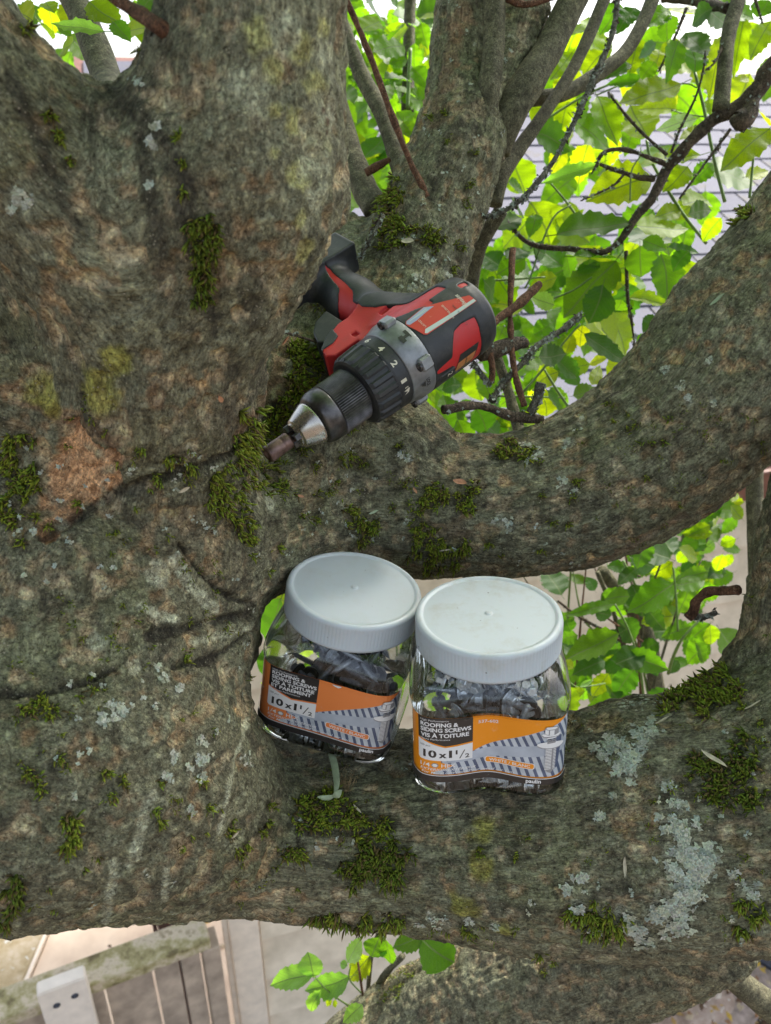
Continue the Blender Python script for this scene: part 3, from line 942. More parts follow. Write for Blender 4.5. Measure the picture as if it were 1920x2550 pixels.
# ---- colours painted by place
QS = stretch(V)
base = np.array([.228, .213, .143])
n1 = fbm(V, .06, 3, 101); n2 = fbm(QS, .018, 3, 111); n3 = fbm(V, .012, 3, 121); n4 = fbm(V, .028, 3, 131)
colr = np.tile(base, (len(V), 1)).astype(np.float64)
def blend(mask, c):
    global colr
    mask = np.clip(mask, 0, 1)[:, None]
    colr = colr * (1 - mask) + np.array(c) * mask
sst = lambda x, a, b: np.clip((x - a) / (b - a), 0, 1) ** 2 * (3 - 2 * np.clip((x - a) / (b - a), 0, 1))
blend(sst(n1, -.05, .5) * .5, (.20, .20, .10))           # green algae film
blend(sst(-n1, .0, .5) * .28, (.185, .145, .09))          # browner zones
blend(sst(n2, .12, .45) * .65, (.085, .07, .05))         # dark streaks along the grain
blend(sst(n4, .24, .45) * .4, (.30, .285, .19))            # pale crust
blend(sst(n3, .16, .44) * .7, (.055, .046, .032))
n5 = fbm(V, .006, 2, 141); blend(sst(-n3, .28, .55) * .45, (.33, .325, .225)); blend(sst(n5, .25, .6) * .6, (.05, .042, .03)); blend(sst(-n5, .35, .7) * .45, (.32, .31, .215))
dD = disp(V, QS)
blend(sst(-dD, .0048, .009) * .7, (.05, .042, .03))       # darker where the bark dips into fissures

def spots(lst, kind):
    """lst of (px,py,radius_px) ; gaussian patches around true surface points"""
    px = [a[0] for a in lst]; py = [a[1] for a in lst]
    p, n, ok = march(px, py)
    m = np.zeros(len(V))
    for (x, y, r), q, o in zip(lst, p, ok):
        if not o: continue
        dep = (q - CAM) @ FWD
        R = r / FPX * dep
        near = np.abs(V - q).max(1) < R * 2.2
        dist = np.linalg.norm(V[near] - q, axis=1) / R
        m[near] = np.maximum(m[near], 1.35 - dist)
    return m
def stroke(pts, r):
    s = spline(pts, max(8, len(pts) * 7)); return [(a, b, r) for a, b in s]
K = 1.1525
def kd(l): return [(a * K, b * K, c * K) for a, b, c in l]
# smoother pale bark on the near limb
w = spots(kd([(560, 200, 230), (600, 420, 180), (180, 560, 150), (250, 330, 120), (300, 700, 110)]), 0)
blend(sst(w + n1 * .5 + n4 * .3, .1, 1.0) * .42, (.33, .325, .225))
# orange torn wound on the left
w = spots(kd([(150, 1040, 50), (190, 1010, 46), (160, 1000, 44), (130, 1080, 40), (118, 1110, 32), (103, 1150, 20), (225, 1035, 30), (170, 955, 26), (240, 995, 20), (200, 1060, 34), (150, 930, 18)]), 0)
wm = sst(w + n3 * .35, .02, .25)
blend(wm, (.72, .42, .22)); blend(wm * sst(n2 + n3 * .6, .15, .55) * .5, (.20, .11, .06)); blend(wm * sst(-n3, .1, .4) * .6, (.62, .42, .24))
WOUND = wm
# reddish torn seams
w = spots(kd(stroke([(20, 850), (120, 900), (240, 960)], 26) + stroke([(600, 830), (560, 900), (520, 950)], 26) + stroke([(340, 880), (330, 850)], 20) + stroke([(620, 740), (580, 860)], 18)), 0)
blend(sst(w + n3 * .6, .35, .8) * .6, (.26, .135, .075))
# brown root-like zone below the middle seam
w = spots(kd([(420, 1150, 90), (520, 1230, 80), (470, 1100, 90), (600, 1180, 60), (540, 1330, 45), (420, 950, 120), (300, 950, 110), (500, 900, 90)]), 0)
blend(sst(w + n1 * .4, .2, 1.1) * .35, (.17, .115, .078))
# dark bands on the big limb
w = spots(kd(stroke([(20, 170), (80, 300), (130, 420), (185, 510)], 18) + stroke([(230, 170), (300, 250), (370, 330), (400, 430), (420, 520), (440, 620), (470, 720)], 24) + stroke([(300, 300), (330, 450), (350, 600)], 26)), 0)
blend(sst(w + n2 * .5, .25, .95) * .72, (.055, .046, .036))
# creases
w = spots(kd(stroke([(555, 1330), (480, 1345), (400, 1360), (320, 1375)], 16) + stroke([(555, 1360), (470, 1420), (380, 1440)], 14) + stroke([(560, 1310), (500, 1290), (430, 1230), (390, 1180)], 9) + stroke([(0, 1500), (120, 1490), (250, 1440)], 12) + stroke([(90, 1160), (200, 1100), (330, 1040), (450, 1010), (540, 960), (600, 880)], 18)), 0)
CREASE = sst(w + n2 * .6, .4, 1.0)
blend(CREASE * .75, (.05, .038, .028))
# pale crustose strips
w = spots(kd(stroke([(450, 1600), (440, 1700), (425, 1790), (415, 1850)], 0) + stroke([(495, 1690), (490, 1760), (480, 1800)], 8) + stroke([(330, 1690), (310, 1800), (290, 1880), (262, 1950)], 0) + stroke([(330, 1720), (305, 1800), (285, 1870)], 15) + stroke([(250, 1870), (235, 1960), (225, 2020)], 11) + stroke([(360, 1880), (355, 1950)], 8) + stroke([(500, 1690), (530, 1600), (545, 1550)], 8) + stroke([(380, 1210), (420, 1270), (470, 1320)], 13) + stroke([(300, 1310), (380, 1340)], 9) + stroke([(420, 1385), (500, 1370), (560, 1350)], 8) + [(345, 1240, 28), (210, 1385, 18), (290, 1440, 16), (590, 1080, 22), (690, 1010, 10)]), 0)
blend(sst(w + n3 * .5 + n2 * .2, .08, .5) * .85, (.56, .54, .40))
# scraped tan patch under the chuck
w = spots(kd(stroke([(690, 1000), (680, 1040), (668, 1075)], 20)), 0)
blend(sst(w + n3 * .2, .2, .45) * .8, (.30, .22, .13))
# yellow-green dusting
w = spots(kd([(560, 80, 40), (590, 150, 30), (660, 100, 40), (640, 260, 34), (690, 180, 45), (700, 300, 40), (660, 380, 40), (600, 330, 22), (560, 40, 20), (665, 545, 30), (700, 60, 30), (600, 240, 20), (655, 470, 24)]), 0)
blend(sst(w + n3 * .8, .2, .75) * .8, (.50, .47, .19))
w = spots(kd([(700, 250, 60), (690, 350, 50), (700, 120, 50), (620, 60, 50), (690, 430, 40), (545, 200, 60)]), 0)
blend(sst(w + n3 * .9 + n4 * .4, .2, .8) * .8, (.52, .51, .37))
w = spots(kd([(1040, 1800, 36), (1040, 1870, 34), (1000, 1960, 40), (1080, 1690, 30), (200, 850, 60), (240, 780, 60), (90, 860, 50), (1090, 2010, 25)]), 0)
blend(sst(w + n3 * .8, .35, .9) * .75, (.38, .35, .07))
# red-brown nicks
w = spots(kd([(705, 235, 7), (712, 262, 7), (712, 285, 5), (775, 70, 8), (775, 95, 6), (800, 180, 5), (798, 205, 5), (742, 245, 6), (716, 310, 5), (835, 30, 6), (835, 60, 5)]), 0)
blend(sst(w, .3, .6) * .85, (.16, .06, .035))
# knot on the middle limb and rings
w = spots(kd([(985, 1145, 34), (1000, 1160, 24)]), 0)
blend(sst(w + n3 * .5, .3, .9) * .6, (.20, .13, .085))
# underside pinkish rim of middle limb
w = spots(kd(stroke([(1180, 1240), (1300, 1215), (1400, 1160), (1480, 1120)], 22)), 0)
blend(sst(w + n3 * .4, .4, 1.0) * .5, (.30, .19, .13))
w = spots(kd([(1280, 1620, 40), (1290, 1560, 30), (1400, 1680, 30), (1600, 1830, 26), (1450, 1990, 40)]), 0)
blend(sst(w + n3 * .8, .5, 1.0) * .5, (.36, .24, .13))
# back trunk reddish face
w = spots(kd(stroke([(1000, 20), (960, 160), (935, 260)], 30)), 0)
blend(sst(w + n3 * .7, .3, .9) * .6, (.28, .17, .11))
colr = colr * (np.array([.92, .99, .95]) * (1 - WOUND[:, None] * .0)) * (1 - WOUND[:, None]) + colr * WOUND[:, None]
# algae-dark bark under and around the moss, a pale film under the lichen
w = spots(kd([(a, b, c * 1.25) for l, _, _ in BIG for a, b, c in l] + [(a, b, max(c, 6) * 1.5) for a, b, c in SM]), 0)
blend(sst(w + n3 * .7 + n5 * .3, .25, 1.1) * .72, (.062, .062, .026))
w = spots(kd([(a, b, c * 1.2) for l, _ in LI for a, b, c in l]), 0)
blend(sst(w + n3 * .8 + n5 * .5, .35, 1.0) * .7, (.34, .36, .27))
dD = dD - CREASE * .005 - WOUND * .006 + WOUND * n3 * .004
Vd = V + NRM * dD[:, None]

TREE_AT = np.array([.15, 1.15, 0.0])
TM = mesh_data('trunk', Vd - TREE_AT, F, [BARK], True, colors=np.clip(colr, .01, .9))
_g = TM.attributes.new('grain', 'FLOAT_VECTOR', 'POINT')
_g.data.foreach_set('vector', QS.astype(np.float32).ravel())
tree = thing('tree', 'old mossy tree with thick lichened limbs holding the drill and the jars', 'tree', TREE_AT)
link('trunk', TM, tree)
TRUNK_TRIS = len(F) * 2

# ---- stems and branches (nodes: px,py,depth,radius px in the photograph)
BEARD = []
def branch(nodes, mat, name='branch', n=28, sides=12, rough=.1, seed=0, knot=0.0, parent=None, at=TREE_AT, label=None):
    w = [[*P(x, y, d), r / FPX * d] for (x, y, d, r) in nodes]
    v, f = tube(w, n, sides, rough, seed, knot)
    o = link(name, mesh_data(name, np.array(v) - at, f, [mat], True), parent or tree)
    if label: o['label'] = label
    if mat in (TWIG_L, TWIG_D) and len(nodes) > 2: BEARD.append((np.array(v), w, mat is TWIG_L))
    return o
def zn(Zf, l): return [(*Zf(a, b), c, d) for a, b, c, d in l]
E = [
 (zn(Z1, [(640, -90, .80, 27), (640, 150, .80, 27), (625, 300, .795, 29), (605, 440, .80, 30)]), STEM),
 (zn(Z1, [(975, -90, .84, 39), (860, 150, .83, 37), (775, 290, .82, 40), (690, 430, .82, 42), (640, 560, .83, 40)]), STEM),
 (zn(Z1, [(1085, -90, .92, 15), (960, 200, .90, 15), (840, 400, .88, 16), (740, 540, .87, 19), (665, 650, .86, 23), (640, 760, .86, 21)]), STEM),
 (zn(Z1, [(1265, -90, .98, 17), (1150, 160, .96, 17), (1030, 270, .94, 18), (900, 345, .92, 18), (790, 365, .90, 19)]), STEM),
 (zn(Z1, [(65, 60, .95, 18), (150, 280, .93, 20), (230, 430, .91, 22), (300, 640, .88, 26)]), STEM),
 (zn(Z1, [(50, 330, .92, 24), (100, 530, .90, 29), (160, 700, .87, 34), (210, 780, .85, 36)]), STEM),
 (zn(Z2, [(210, 160, .90, 19), (110, 330, .92, 18), (65, 480, .94, 18), (40, 680, .95, 18)]), STEM),
 (zn(Z2, [(180, 930, .90, 13), (240, 1100, .90, 13), (290, 1280, .89, 14), (330, 1420, .87, 15)]), STEM),
 ([(150, -60, .85, 32), (215, 60, .82, 34), (262, 190, .78, 38), (280, 260, .7, 38)], STEM),
 (zn(Z7, [(1445, -60, 1.0, 17), (1370, 200, .99, 18), (1335, 420, .98, 18), (1300, 800, .97, 20)]), STEM),
 ([(1893, 990, 1.15, 19), (1880, 1180, 1.15, 20), (1882, 1330, 1.15, 20), (1888, 1500, 1.15, 21)], STEM),
 ([(1640, 2330, .83, 26), (1770, 2395, .86, 30), (1870, 2470, .90, 34), (2000, 2570, .95, 40)], STEM),
]
for i, (nd, mt) in enumerate(E): branch(nd, mt, 'branch', 26, 14, .06, i, .0)
DB = zn(Z7, [(1790, 370, .93, 23), (1666, 500, .95, 22), (1560, 660, .96, 21), (1400, 800, .97, 17), (1250, 870, .98, 15), (1120, 990, .98, 14), (1000, 1120, .99, 14), (900, 1240, 1.0, 13), (800, 1440, 1.0, 12)]) + \
     zn(Z2, [(950, 180, 1.0, 11), (850, 330, 1.0, 9)])
branch(DB, TWIG_D, 'branch', 60, 12, .22, 31, .5, label='dark knobbly dead branch')
branch(zn(Z7, [(1560, 700, .96, 12), (1500, 830, .95, 28), (1440, 890, .95, 27), (1380, 870, .96, 8)]), TWIG_D, 'knot', 12, 12, .3, 32)
branch(zn(Z2, [(850, 330, 1.0, 8), (760, 385, 1.0, 8), (600, 370, 1.01, 7), (370, 340, 1.02, 6), (240, 220, 1.02, 5)]), TWIG_D, 'branch', 24, 8, .15, 33)
TW = [
 (Z7, [(480, 670, 1.0, 2.6), (580, 800, 1.0, 3.2), (720, 960, .99, 4), (910, 1130, .99, 5)], TWIG_D),
 (Z7, [(890, 1190, .99, 6), (760, 1140, .98, 5.5), (650, 1100, .98, 5), (550, 1085, .98, 4.5), (450, 1110, .98, 4), (400, 1190, .98, 3), (360, 1265, .98, 2)], TWIG_D),
 (Z7, [(820, 1300, .99, 8), (700, 1290, .99, 7), (600, 1260, .98, 6.5), (500, 1225, .98, 5), (420, 1195, .98, 3.5)], TWIG_D),
 (Z7, [(600, 1265, .98, 3.5), (520, 1350, .98, 3), (400, 1410, .98, 2.6), (280, 1461, .98, 2)], TWIG_D),
 (Z7, [(1370, 940, .95, 4), (1290, 1050, .95, 3.6), (1200, 1170, .95, 3.2), (1000, 1445, .95, 2.4)], TWIG_D),
 (Z7, [(1190, 370, .97, 2), (1175, 500, .97, 2.6), (1120, 700, .97, 2.8), (1000, 950, .98, 3), (940, 1110, .98, 3)], TWIG_D),
 (Z7, [(1320, 320, .98, 3.5), (1260, 450, .97, 3), (1190, 510, .97, 2.5)], TWIG_D),
 (Z7, [(1050, 60, 1.0, 4.5), (980, 240, 1.0, 4), (850, 520, 1.0, 3)], TWIG_D),
 (Z7, [(880, -20, 1.1, 9), (1060, 5, 1.08, 10), (1200, 25, 1.05, 11), (1350, 60, 1.0, 12)], TWIG_D),
 (Z7, [(1550, -10, 1.0, 4), (1580, 90, 1.0, 3), (1605, 170, 1.0, 2)], TWIG_D),
 (Z2, [(885, 380, 1.0, 5), (895, 640, 1.0, 4.5), (915, 760, 1.0, 3.5), (935, 920, 1.0, 2)], TWIG_D),
 (Z1, [(1100, -40, .84, 6.5), (1080, 120, .83, 6.5), (1010, 290, .83, 7), (960, 400, .82, 6.5), (870, 580, .81, 6), (770, 710, .80, 6.5), (680, 780, .80, 6), (600, 802, .80, 7)], TWIG_L),
 (Z1, [(85, -20, .72, 7), (190, 230, .74, 8), (270, 450, .75, 8), (330, 600, .76, 7.5), (395, 730, .765, 8)], TWIG_B),
 (Z1, [(165, 640, .84, 9), (255, 590, .84, 8)], TWIG_B),
 (Z1, [(680, -10, .80, 8), (760, 15, .80, 9), (860, -10, .80, 8)], TWIG_B),
 (Z2, [(275, 365, .78, 7.5), (262, 640, .77, 7.5), (266, 860, .765, 8), (290, 1050, .76, 8), (335, 1215, .755, 8)], TWIG_B),
 (Z2, [(120, 830, .74, 12), (190, 750, .75, 11), (300, 670, .76, 11), (420, 555, .77, 11)], TWIG_B),
 (Z2, [(640, 720, .80, 6), (560, 790, .79, 8), (420, 880, .78, 8.5), (330, 980, .77, 8), (230, 1080, .76, 8), (160, 1190, .75, 8)], TWIG_L),
 (Z2, [(100, 930, .75, 20), (200, 905, .76, 21), (270, 880, .77, 19), (345, 870, .78, 15)], TWIG_D),
 (Z2, [(150, 930, .75, 9), (165, 1010, .75, 9), (160, 1090, .75, 8)], TWIG_B),
 (Z2, [(60, 980, .75, 7), (110, 1050, .75, 8), (160, 1100, .75, 8)], TWIG_L),
 (Z2, [(-100, 1235, .72, 12), (20, 1215, .73, 12), (120, 1215, .74, 12), (250, 1265, .75, 12), (330, 1275, .755, 12), (435, 1285, .76, 9)], TWIG_D),
 (Z2, [(370, 1250, .755, 12), (400, 1180, .75, 12), (430, 1090, .745, 11)], TWIG_L),
 (Z5, [(1460, 1040, .66, 15), (1360, 1050, .68, 14), (1290, 1050, .69, 13), (1210, 1100, .70, 13), (1180, 1180, .71, 13), (1150, 1215, .71, 12)], TWIG_B),
 (Z5, [(1190, 1205, .71, 9), (1260, 1205, .71, 8), (1330, 1180, .71, 6)], TWIG_L),
 (lambda a, b: (a, b), [(262, -20, .40, 13), (340, 30, .395, 15), (400, 70, .385, 18), (440, 100, .40, 20)], TWIG_B),
 (lambda a, b: (a, b), [(895, 645, .735, 3.5), (925, 590, .73, 4), (955, 535, .74, 4.5)], TWIG_L),
 (lambda a, b: (a, b), [(700, 825, .66, 3), (745, 838, .68, 3.5), (800, 855, .69, 4)], TWIG_D),
]
for i, (Zf, nd, mt) in enumerate(TW):
    branch(zn(Zf, nd), mt, 'twig', max(14, len(nd) * 7), 8, .22, 50 + i, .6 if mt is TWIG_D else .25)
GS = [
 (Z7, [(1110, 520, 1.05, 3.5), (1180, 800, 1.05, 4), (1250, 1150, 1.05, 4), (1330, 1470, 1.05, 4.5)]),
 (Z7, [(1010, 610, 1.05, 1.6), (1070, 612, 1.05, 1.8), (1125, 640, 1.05, 2)]),
 (Z7, [(400, 690, 1.12, 2), (600, 610, 1.12, 2.5), (740, 600, 1.12, 2)]),
 (Z7, [(30, 870, 1.12, 3), (200, 760, 1.12, 3), (360, 670, 1.12, 3), (480, 620, 1.12, 3)]),
 (Z7, [(940, 800, 1.1, 1.6), (1040, 830, 1.1, 1.8), (1180, 850, 1.08, 2)]),
 (Z7, [(1540, 1130, 1.0, 3), (1510, 1440, 1.0, 3.5)]),
 (Z7, [(760, 1020, 1.15, 3.5), (800, 1180, 1.15, 4), (960, 1461, 1.15, 4)]),
 (Z7, [(640, 1461, 1.0, 2), (650, 1250, 1.0, 2), (710, 1140, 1.0, 1.5), (720, 1070, 1.0, 1.2)]),
 (Z2, [(700, 520, 1.0, 2), (600, 590, 1.0, 2.2), (480, 640, 1.0, 2.4)]),
 (Z2, [(590, 130, 1.02, 2), (500, 190, 1.02, 2.4), (430, 340, 1.02, 2.6), (370, 520, 1.02, 2.6), (340, 580, 1.02, 2.8)]),
 (Z2, [(1110, 50, 1.1, 4), (1200, 190, 1.1, 4), (1320, 340, 1.1, 4)]),
 (Z2, [(640, 770, .95, 2.4), (560, 860, .95, 2.6), (450, 1000, .95, 2.8), (330, 1140, .94, 3)]),
 (Z2, [(440, 1010, 1.05, 3), (520, 1140, 1.05, 3.5), (590, 1240, 1.04, 4)]),
 (Z2, [(120, 540, 1.1, 3), (300, 530, 1.1, 3), (450, 520, 1.1, 2.5)]),
 (Z2, [(480, 15, 1.1, 2), (560, 110, 1.1, 3), (640, 220, 1.1, 3)]),
 (Z2, [(200, 1160, 1.1, 3), (400, 1165, 1.1, 2.5), (560, 1170, 1.1, 2)]),
 (Z1, [(330, 180, 1.2, 5), (320, 400, 1.2, 5)]),
 (Z1, [(330, -20, 1.3, 15), (325, 140, 1.3, 15), (320, 420, 1.3, 16)]),
]
for i, (Zf, nd) in enumerate(GS): branch(zn(Zf, nd), GREENSTEM if i != 17 else STEM, 'twig', 16, 6, .08, 90 + i)

# ---- leaves
def leaf_mesh(seed, serr=.06, long_=True):
    r = random.Random(seed)
    n = 15
    v, uv = [], []
    up_, dn_ = [], []
    bend = r.uniform(-.10, .16); fold = r.uniform(.06, .2); tw = r.uniform(-.25, .25); curve = r.uniform(-.06, .06)
    pk = .40 if long_ else .5
    for i in range(n + 1):
        t = i / n
        w = (math.sin(math.pi * t ** (math.log(.5) / math.log(pk)))) ** (.75 if not long_ else .85) * .5
        if t > .97: w *= .3
        s = 1 + (serr if i % 2 else -serr) * (1 if .06 < t < .96 else 0) + r.uniform(-.04, .04)
        s2 = 1 + (serr if i % 2 == 0 else -serr) * (1 if .06 < t < .96 else 0) + r.uniform(-.04, .04)
        zc = -bend * (t - .1) ** 2 * 1.3 + .012 * math.sin(9 * t + seed)
        yc = curve * math.sin(math.pi * t)
        for side, ss in ((0, 0), (1, s * .55), (1, s), (-1, s2 * .55), (-1, s2)):
            y = side * w * ss
            z = zc + abs(y) * fold + .02 * math.sin(t * 24 + side * 2 + seed) * abs(y) * 2.2 + y * tw * t
            v.append((t + (.03 if abs(ss) > .8 else 0) * (i % 2 - .2), y * 1.0 + yc, z))
            uv.append((t, .5 + y))
    f = []
    for i in range(n):
        a, b = i * 5, (i + 1) * 5
        f += [(a, b, b + 1, a + 1), (a + 1, b + 1, b + 2, a + 2), (a, a + 3, b + 3, b), (a + 3, a + 4, b + 4, b + 3)]
    # petiole
    k = len(v)
    for t in (-.16, .02):
        for a in range(3):
            v.append((t, .009 * math.cos(a * 2.1), .009 * math.sin(a * 2.1) - .004 + (t < 0) * .02)); uv.append((.5, .5))
    f += [(k, k + 3, k + 4, k + 1), (k + 1, k + 4, k + 5, k + 2), (k + 2, k + 5, k + 3, k)]
    return mesh_data('leaf', v, f, [LEAF], True, uvs=uv), np.array(v), f, np.array(uv)
LM = [leaf_mesh(i, .075, True) for i in range(7)] + [leaf_mesh(20 + i, .03, False) for i in range(5)]
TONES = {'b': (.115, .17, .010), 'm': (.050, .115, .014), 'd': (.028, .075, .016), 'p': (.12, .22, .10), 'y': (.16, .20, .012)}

def leaf_matrix(base, tip, wid, normal_hint, tilt):
    x = tip - base; L = np.linalg.norm(x); x = x / L
    z = normal_hint - x * (normal_hint @ x); z /= np.linalg.norm(z)
    y = np.cross(z, x)
    z2 = z * math.cos(tilt) + y * math.sin(tilt); y2 = np.cross(z2, x)
    vd = (base + tip) / 2 - CAM; vd /= np.linalg.norm(vd)
    pr_ = np.linalg.norm(y2 - vd * (y2 @ vd)); wid = wid * 1.2 / max(pr_, .55)
    M = Matrix(((x[0] * L, y2[0] * wid, z2[0] * L, base[0]), (x[1] * L, y2[1] * wid, z2[1] * L, base[1]), (x[2] * L, y2[2] * wid, z2[2] * L, base[2]), (0, 0, 0, 1)))
    return M
NLEAF = 0
def put_leaf(parent, at, b, t, wpx, d, tone='m', dd=None, rs=None, rounder=None):
    global NLEAF
    r = rs or random
    dd = r.uniform(-.012, .03) if dd is None else dd
    B = P(*b, d); T = P(*t, d + dd)
    tilt = r.uniform(-.35, .35)
    W = wpx / FPX * d / math.cos(tilt)
    hint = -FWD * .75 + np.array([0, 0, .55]) + np.array([r.uniform(-.25, .25), 0, 0])
    M = leaf_matrix(B, T, W, hint, tilt)
    L = math.hypot(t[0] - b[0], t[1] - b[1])
    if rounder is None: rounder = L / max(wpx, 1) < 1.5
    k = r.randrange(7, 12) if rounder else r.randrange(7)
    M = Matrix.Translation(Vector(-at)) @ M
    o = link('leaf', LM[k][0], parent, M)
    c = TONES[tone]; j = r.uniform(.85, 1.2)
    o.color = (c[0] * j * r.uniform(.9, 1.15), c[1] * j, c[2] * j, 1)
    NLEAF += 1
    return o
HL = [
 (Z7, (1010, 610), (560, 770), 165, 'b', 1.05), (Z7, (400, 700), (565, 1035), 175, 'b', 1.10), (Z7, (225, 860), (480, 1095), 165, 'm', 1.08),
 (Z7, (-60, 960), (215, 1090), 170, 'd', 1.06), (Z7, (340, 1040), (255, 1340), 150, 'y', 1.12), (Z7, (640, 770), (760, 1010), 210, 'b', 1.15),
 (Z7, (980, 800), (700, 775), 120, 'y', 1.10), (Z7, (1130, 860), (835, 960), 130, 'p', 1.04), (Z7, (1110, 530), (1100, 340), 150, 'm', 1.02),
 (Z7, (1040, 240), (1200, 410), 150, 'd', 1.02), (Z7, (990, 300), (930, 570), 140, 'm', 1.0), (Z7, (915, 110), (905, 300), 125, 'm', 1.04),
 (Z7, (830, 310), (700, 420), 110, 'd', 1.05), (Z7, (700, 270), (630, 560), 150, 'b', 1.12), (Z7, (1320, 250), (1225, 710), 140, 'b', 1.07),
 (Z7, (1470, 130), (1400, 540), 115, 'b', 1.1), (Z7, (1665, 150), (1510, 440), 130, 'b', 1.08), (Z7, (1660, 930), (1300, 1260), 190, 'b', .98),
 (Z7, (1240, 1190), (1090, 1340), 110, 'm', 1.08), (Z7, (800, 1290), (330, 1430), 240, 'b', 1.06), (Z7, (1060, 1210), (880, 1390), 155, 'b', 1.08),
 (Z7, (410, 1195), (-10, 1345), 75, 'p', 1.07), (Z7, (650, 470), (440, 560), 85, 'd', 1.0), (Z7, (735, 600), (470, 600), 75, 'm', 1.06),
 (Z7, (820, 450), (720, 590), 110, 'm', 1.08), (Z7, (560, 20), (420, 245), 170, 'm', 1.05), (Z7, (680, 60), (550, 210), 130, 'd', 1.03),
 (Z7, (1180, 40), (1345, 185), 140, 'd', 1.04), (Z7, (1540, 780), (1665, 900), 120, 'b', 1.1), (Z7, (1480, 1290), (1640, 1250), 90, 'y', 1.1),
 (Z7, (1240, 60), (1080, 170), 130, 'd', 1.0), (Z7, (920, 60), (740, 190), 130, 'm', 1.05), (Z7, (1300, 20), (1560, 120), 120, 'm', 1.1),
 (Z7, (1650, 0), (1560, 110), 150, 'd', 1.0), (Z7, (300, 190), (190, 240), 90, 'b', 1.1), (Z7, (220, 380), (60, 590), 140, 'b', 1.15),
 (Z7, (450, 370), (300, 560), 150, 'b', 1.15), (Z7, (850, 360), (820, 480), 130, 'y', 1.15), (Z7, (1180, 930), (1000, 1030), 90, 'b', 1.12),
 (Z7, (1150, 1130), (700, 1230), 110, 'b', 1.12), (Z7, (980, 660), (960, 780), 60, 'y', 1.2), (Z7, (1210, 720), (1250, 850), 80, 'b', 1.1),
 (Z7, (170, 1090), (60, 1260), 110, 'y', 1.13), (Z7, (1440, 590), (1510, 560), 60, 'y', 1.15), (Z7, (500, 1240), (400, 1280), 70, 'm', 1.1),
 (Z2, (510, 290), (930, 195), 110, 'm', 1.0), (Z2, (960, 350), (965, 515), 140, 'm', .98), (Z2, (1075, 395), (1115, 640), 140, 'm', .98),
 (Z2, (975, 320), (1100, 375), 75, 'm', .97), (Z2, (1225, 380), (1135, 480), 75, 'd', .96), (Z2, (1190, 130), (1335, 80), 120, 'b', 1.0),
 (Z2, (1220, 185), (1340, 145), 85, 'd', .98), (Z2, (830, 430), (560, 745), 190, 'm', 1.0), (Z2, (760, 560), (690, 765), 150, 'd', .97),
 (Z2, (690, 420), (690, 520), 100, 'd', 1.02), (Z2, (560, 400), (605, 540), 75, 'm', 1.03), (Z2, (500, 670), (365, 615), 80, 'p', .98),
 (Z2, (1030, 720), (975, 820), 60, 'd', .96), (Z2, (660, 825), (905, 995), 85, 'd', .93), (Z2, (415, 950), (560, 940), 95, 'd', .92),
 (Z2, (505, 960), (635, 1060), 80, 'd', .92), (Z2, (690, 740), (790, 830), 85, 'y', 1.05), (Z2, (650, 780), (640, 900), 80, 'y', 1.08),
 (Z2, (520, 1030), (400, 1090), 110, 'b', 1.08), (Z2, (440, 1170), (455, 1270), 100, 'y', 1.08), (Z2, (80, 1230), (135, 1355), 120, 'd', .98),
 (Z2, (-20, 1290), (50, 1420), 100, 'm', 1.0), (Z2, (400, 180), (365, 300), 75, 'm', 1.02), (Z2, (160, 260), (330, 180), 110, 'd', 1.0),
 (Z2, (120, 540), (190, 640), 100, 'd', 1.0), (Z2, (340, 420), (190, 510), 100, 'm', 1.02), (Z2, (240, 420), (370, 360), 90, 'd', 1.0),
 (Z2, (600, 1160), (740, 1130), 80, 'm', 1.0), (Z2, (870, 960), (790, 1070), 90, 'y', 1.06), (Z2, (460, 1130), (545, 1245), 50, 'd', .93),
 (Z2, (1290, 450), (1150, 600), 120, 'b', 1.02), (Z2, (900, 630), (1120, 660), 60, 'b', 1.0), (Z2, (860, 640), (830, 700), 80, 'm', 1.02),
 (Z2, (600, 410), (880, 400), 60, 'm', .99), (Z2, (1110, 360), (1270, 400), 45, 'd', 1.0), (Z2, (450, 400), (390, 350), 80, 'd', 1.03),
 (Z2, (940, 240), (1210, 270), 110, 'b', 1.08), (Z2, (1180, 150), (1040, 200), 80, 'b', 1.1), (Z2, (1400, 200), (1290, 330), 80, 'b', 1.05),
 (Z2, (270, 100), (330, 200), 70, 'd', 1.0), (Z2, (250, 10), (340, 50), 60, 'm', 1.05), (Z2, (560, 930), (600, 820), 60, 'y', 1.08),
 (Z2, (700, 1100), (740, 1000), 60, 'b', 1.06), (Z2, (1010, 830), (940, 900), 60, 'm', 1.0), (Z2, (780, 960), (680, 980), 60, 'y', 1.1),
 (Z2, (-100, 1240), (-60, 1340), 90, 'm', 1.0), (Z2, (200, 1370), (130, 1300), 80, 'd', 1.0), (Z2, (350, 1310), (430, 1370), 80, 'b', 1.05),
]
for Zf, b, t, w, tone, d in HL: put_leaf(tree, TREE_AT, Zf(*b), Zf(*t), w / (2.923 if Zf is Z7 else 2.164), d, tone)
TLs = [((480, 145), (250, 120), 50, 'p', .62), ((330, 165), (262, 120), 34, 'm', .66), ((60, 60), (150, 90), 120, 'b', .8), ((340, 190), (285, 250), 90, 'b', .75), ((410, 10), (560, 120), 110, 'b', .8), ((640, 30), (690, 10), 60, 'm', .8), ((520, 100), (600, 180), 70, 'm', .75), ((250, 60), (210, 0), 70, 'b', .85), ((170, 90), (250, 170), 60, 'b', .85), ((700, -10), (640, 60), 60, 'd', .75)]
for b, t, w, tone, d in TLs: put_leaf(tree, TREE_AT, (b[0] / 1.851, b[1] / 1.851), (t[0] / 1.851, t[1] / 1.851), w / 1.851, d, tone)
put_leaf(tree, TREE_AT, (700, 1490), (652, 1600), 75, .95, 'd', rounder=True)
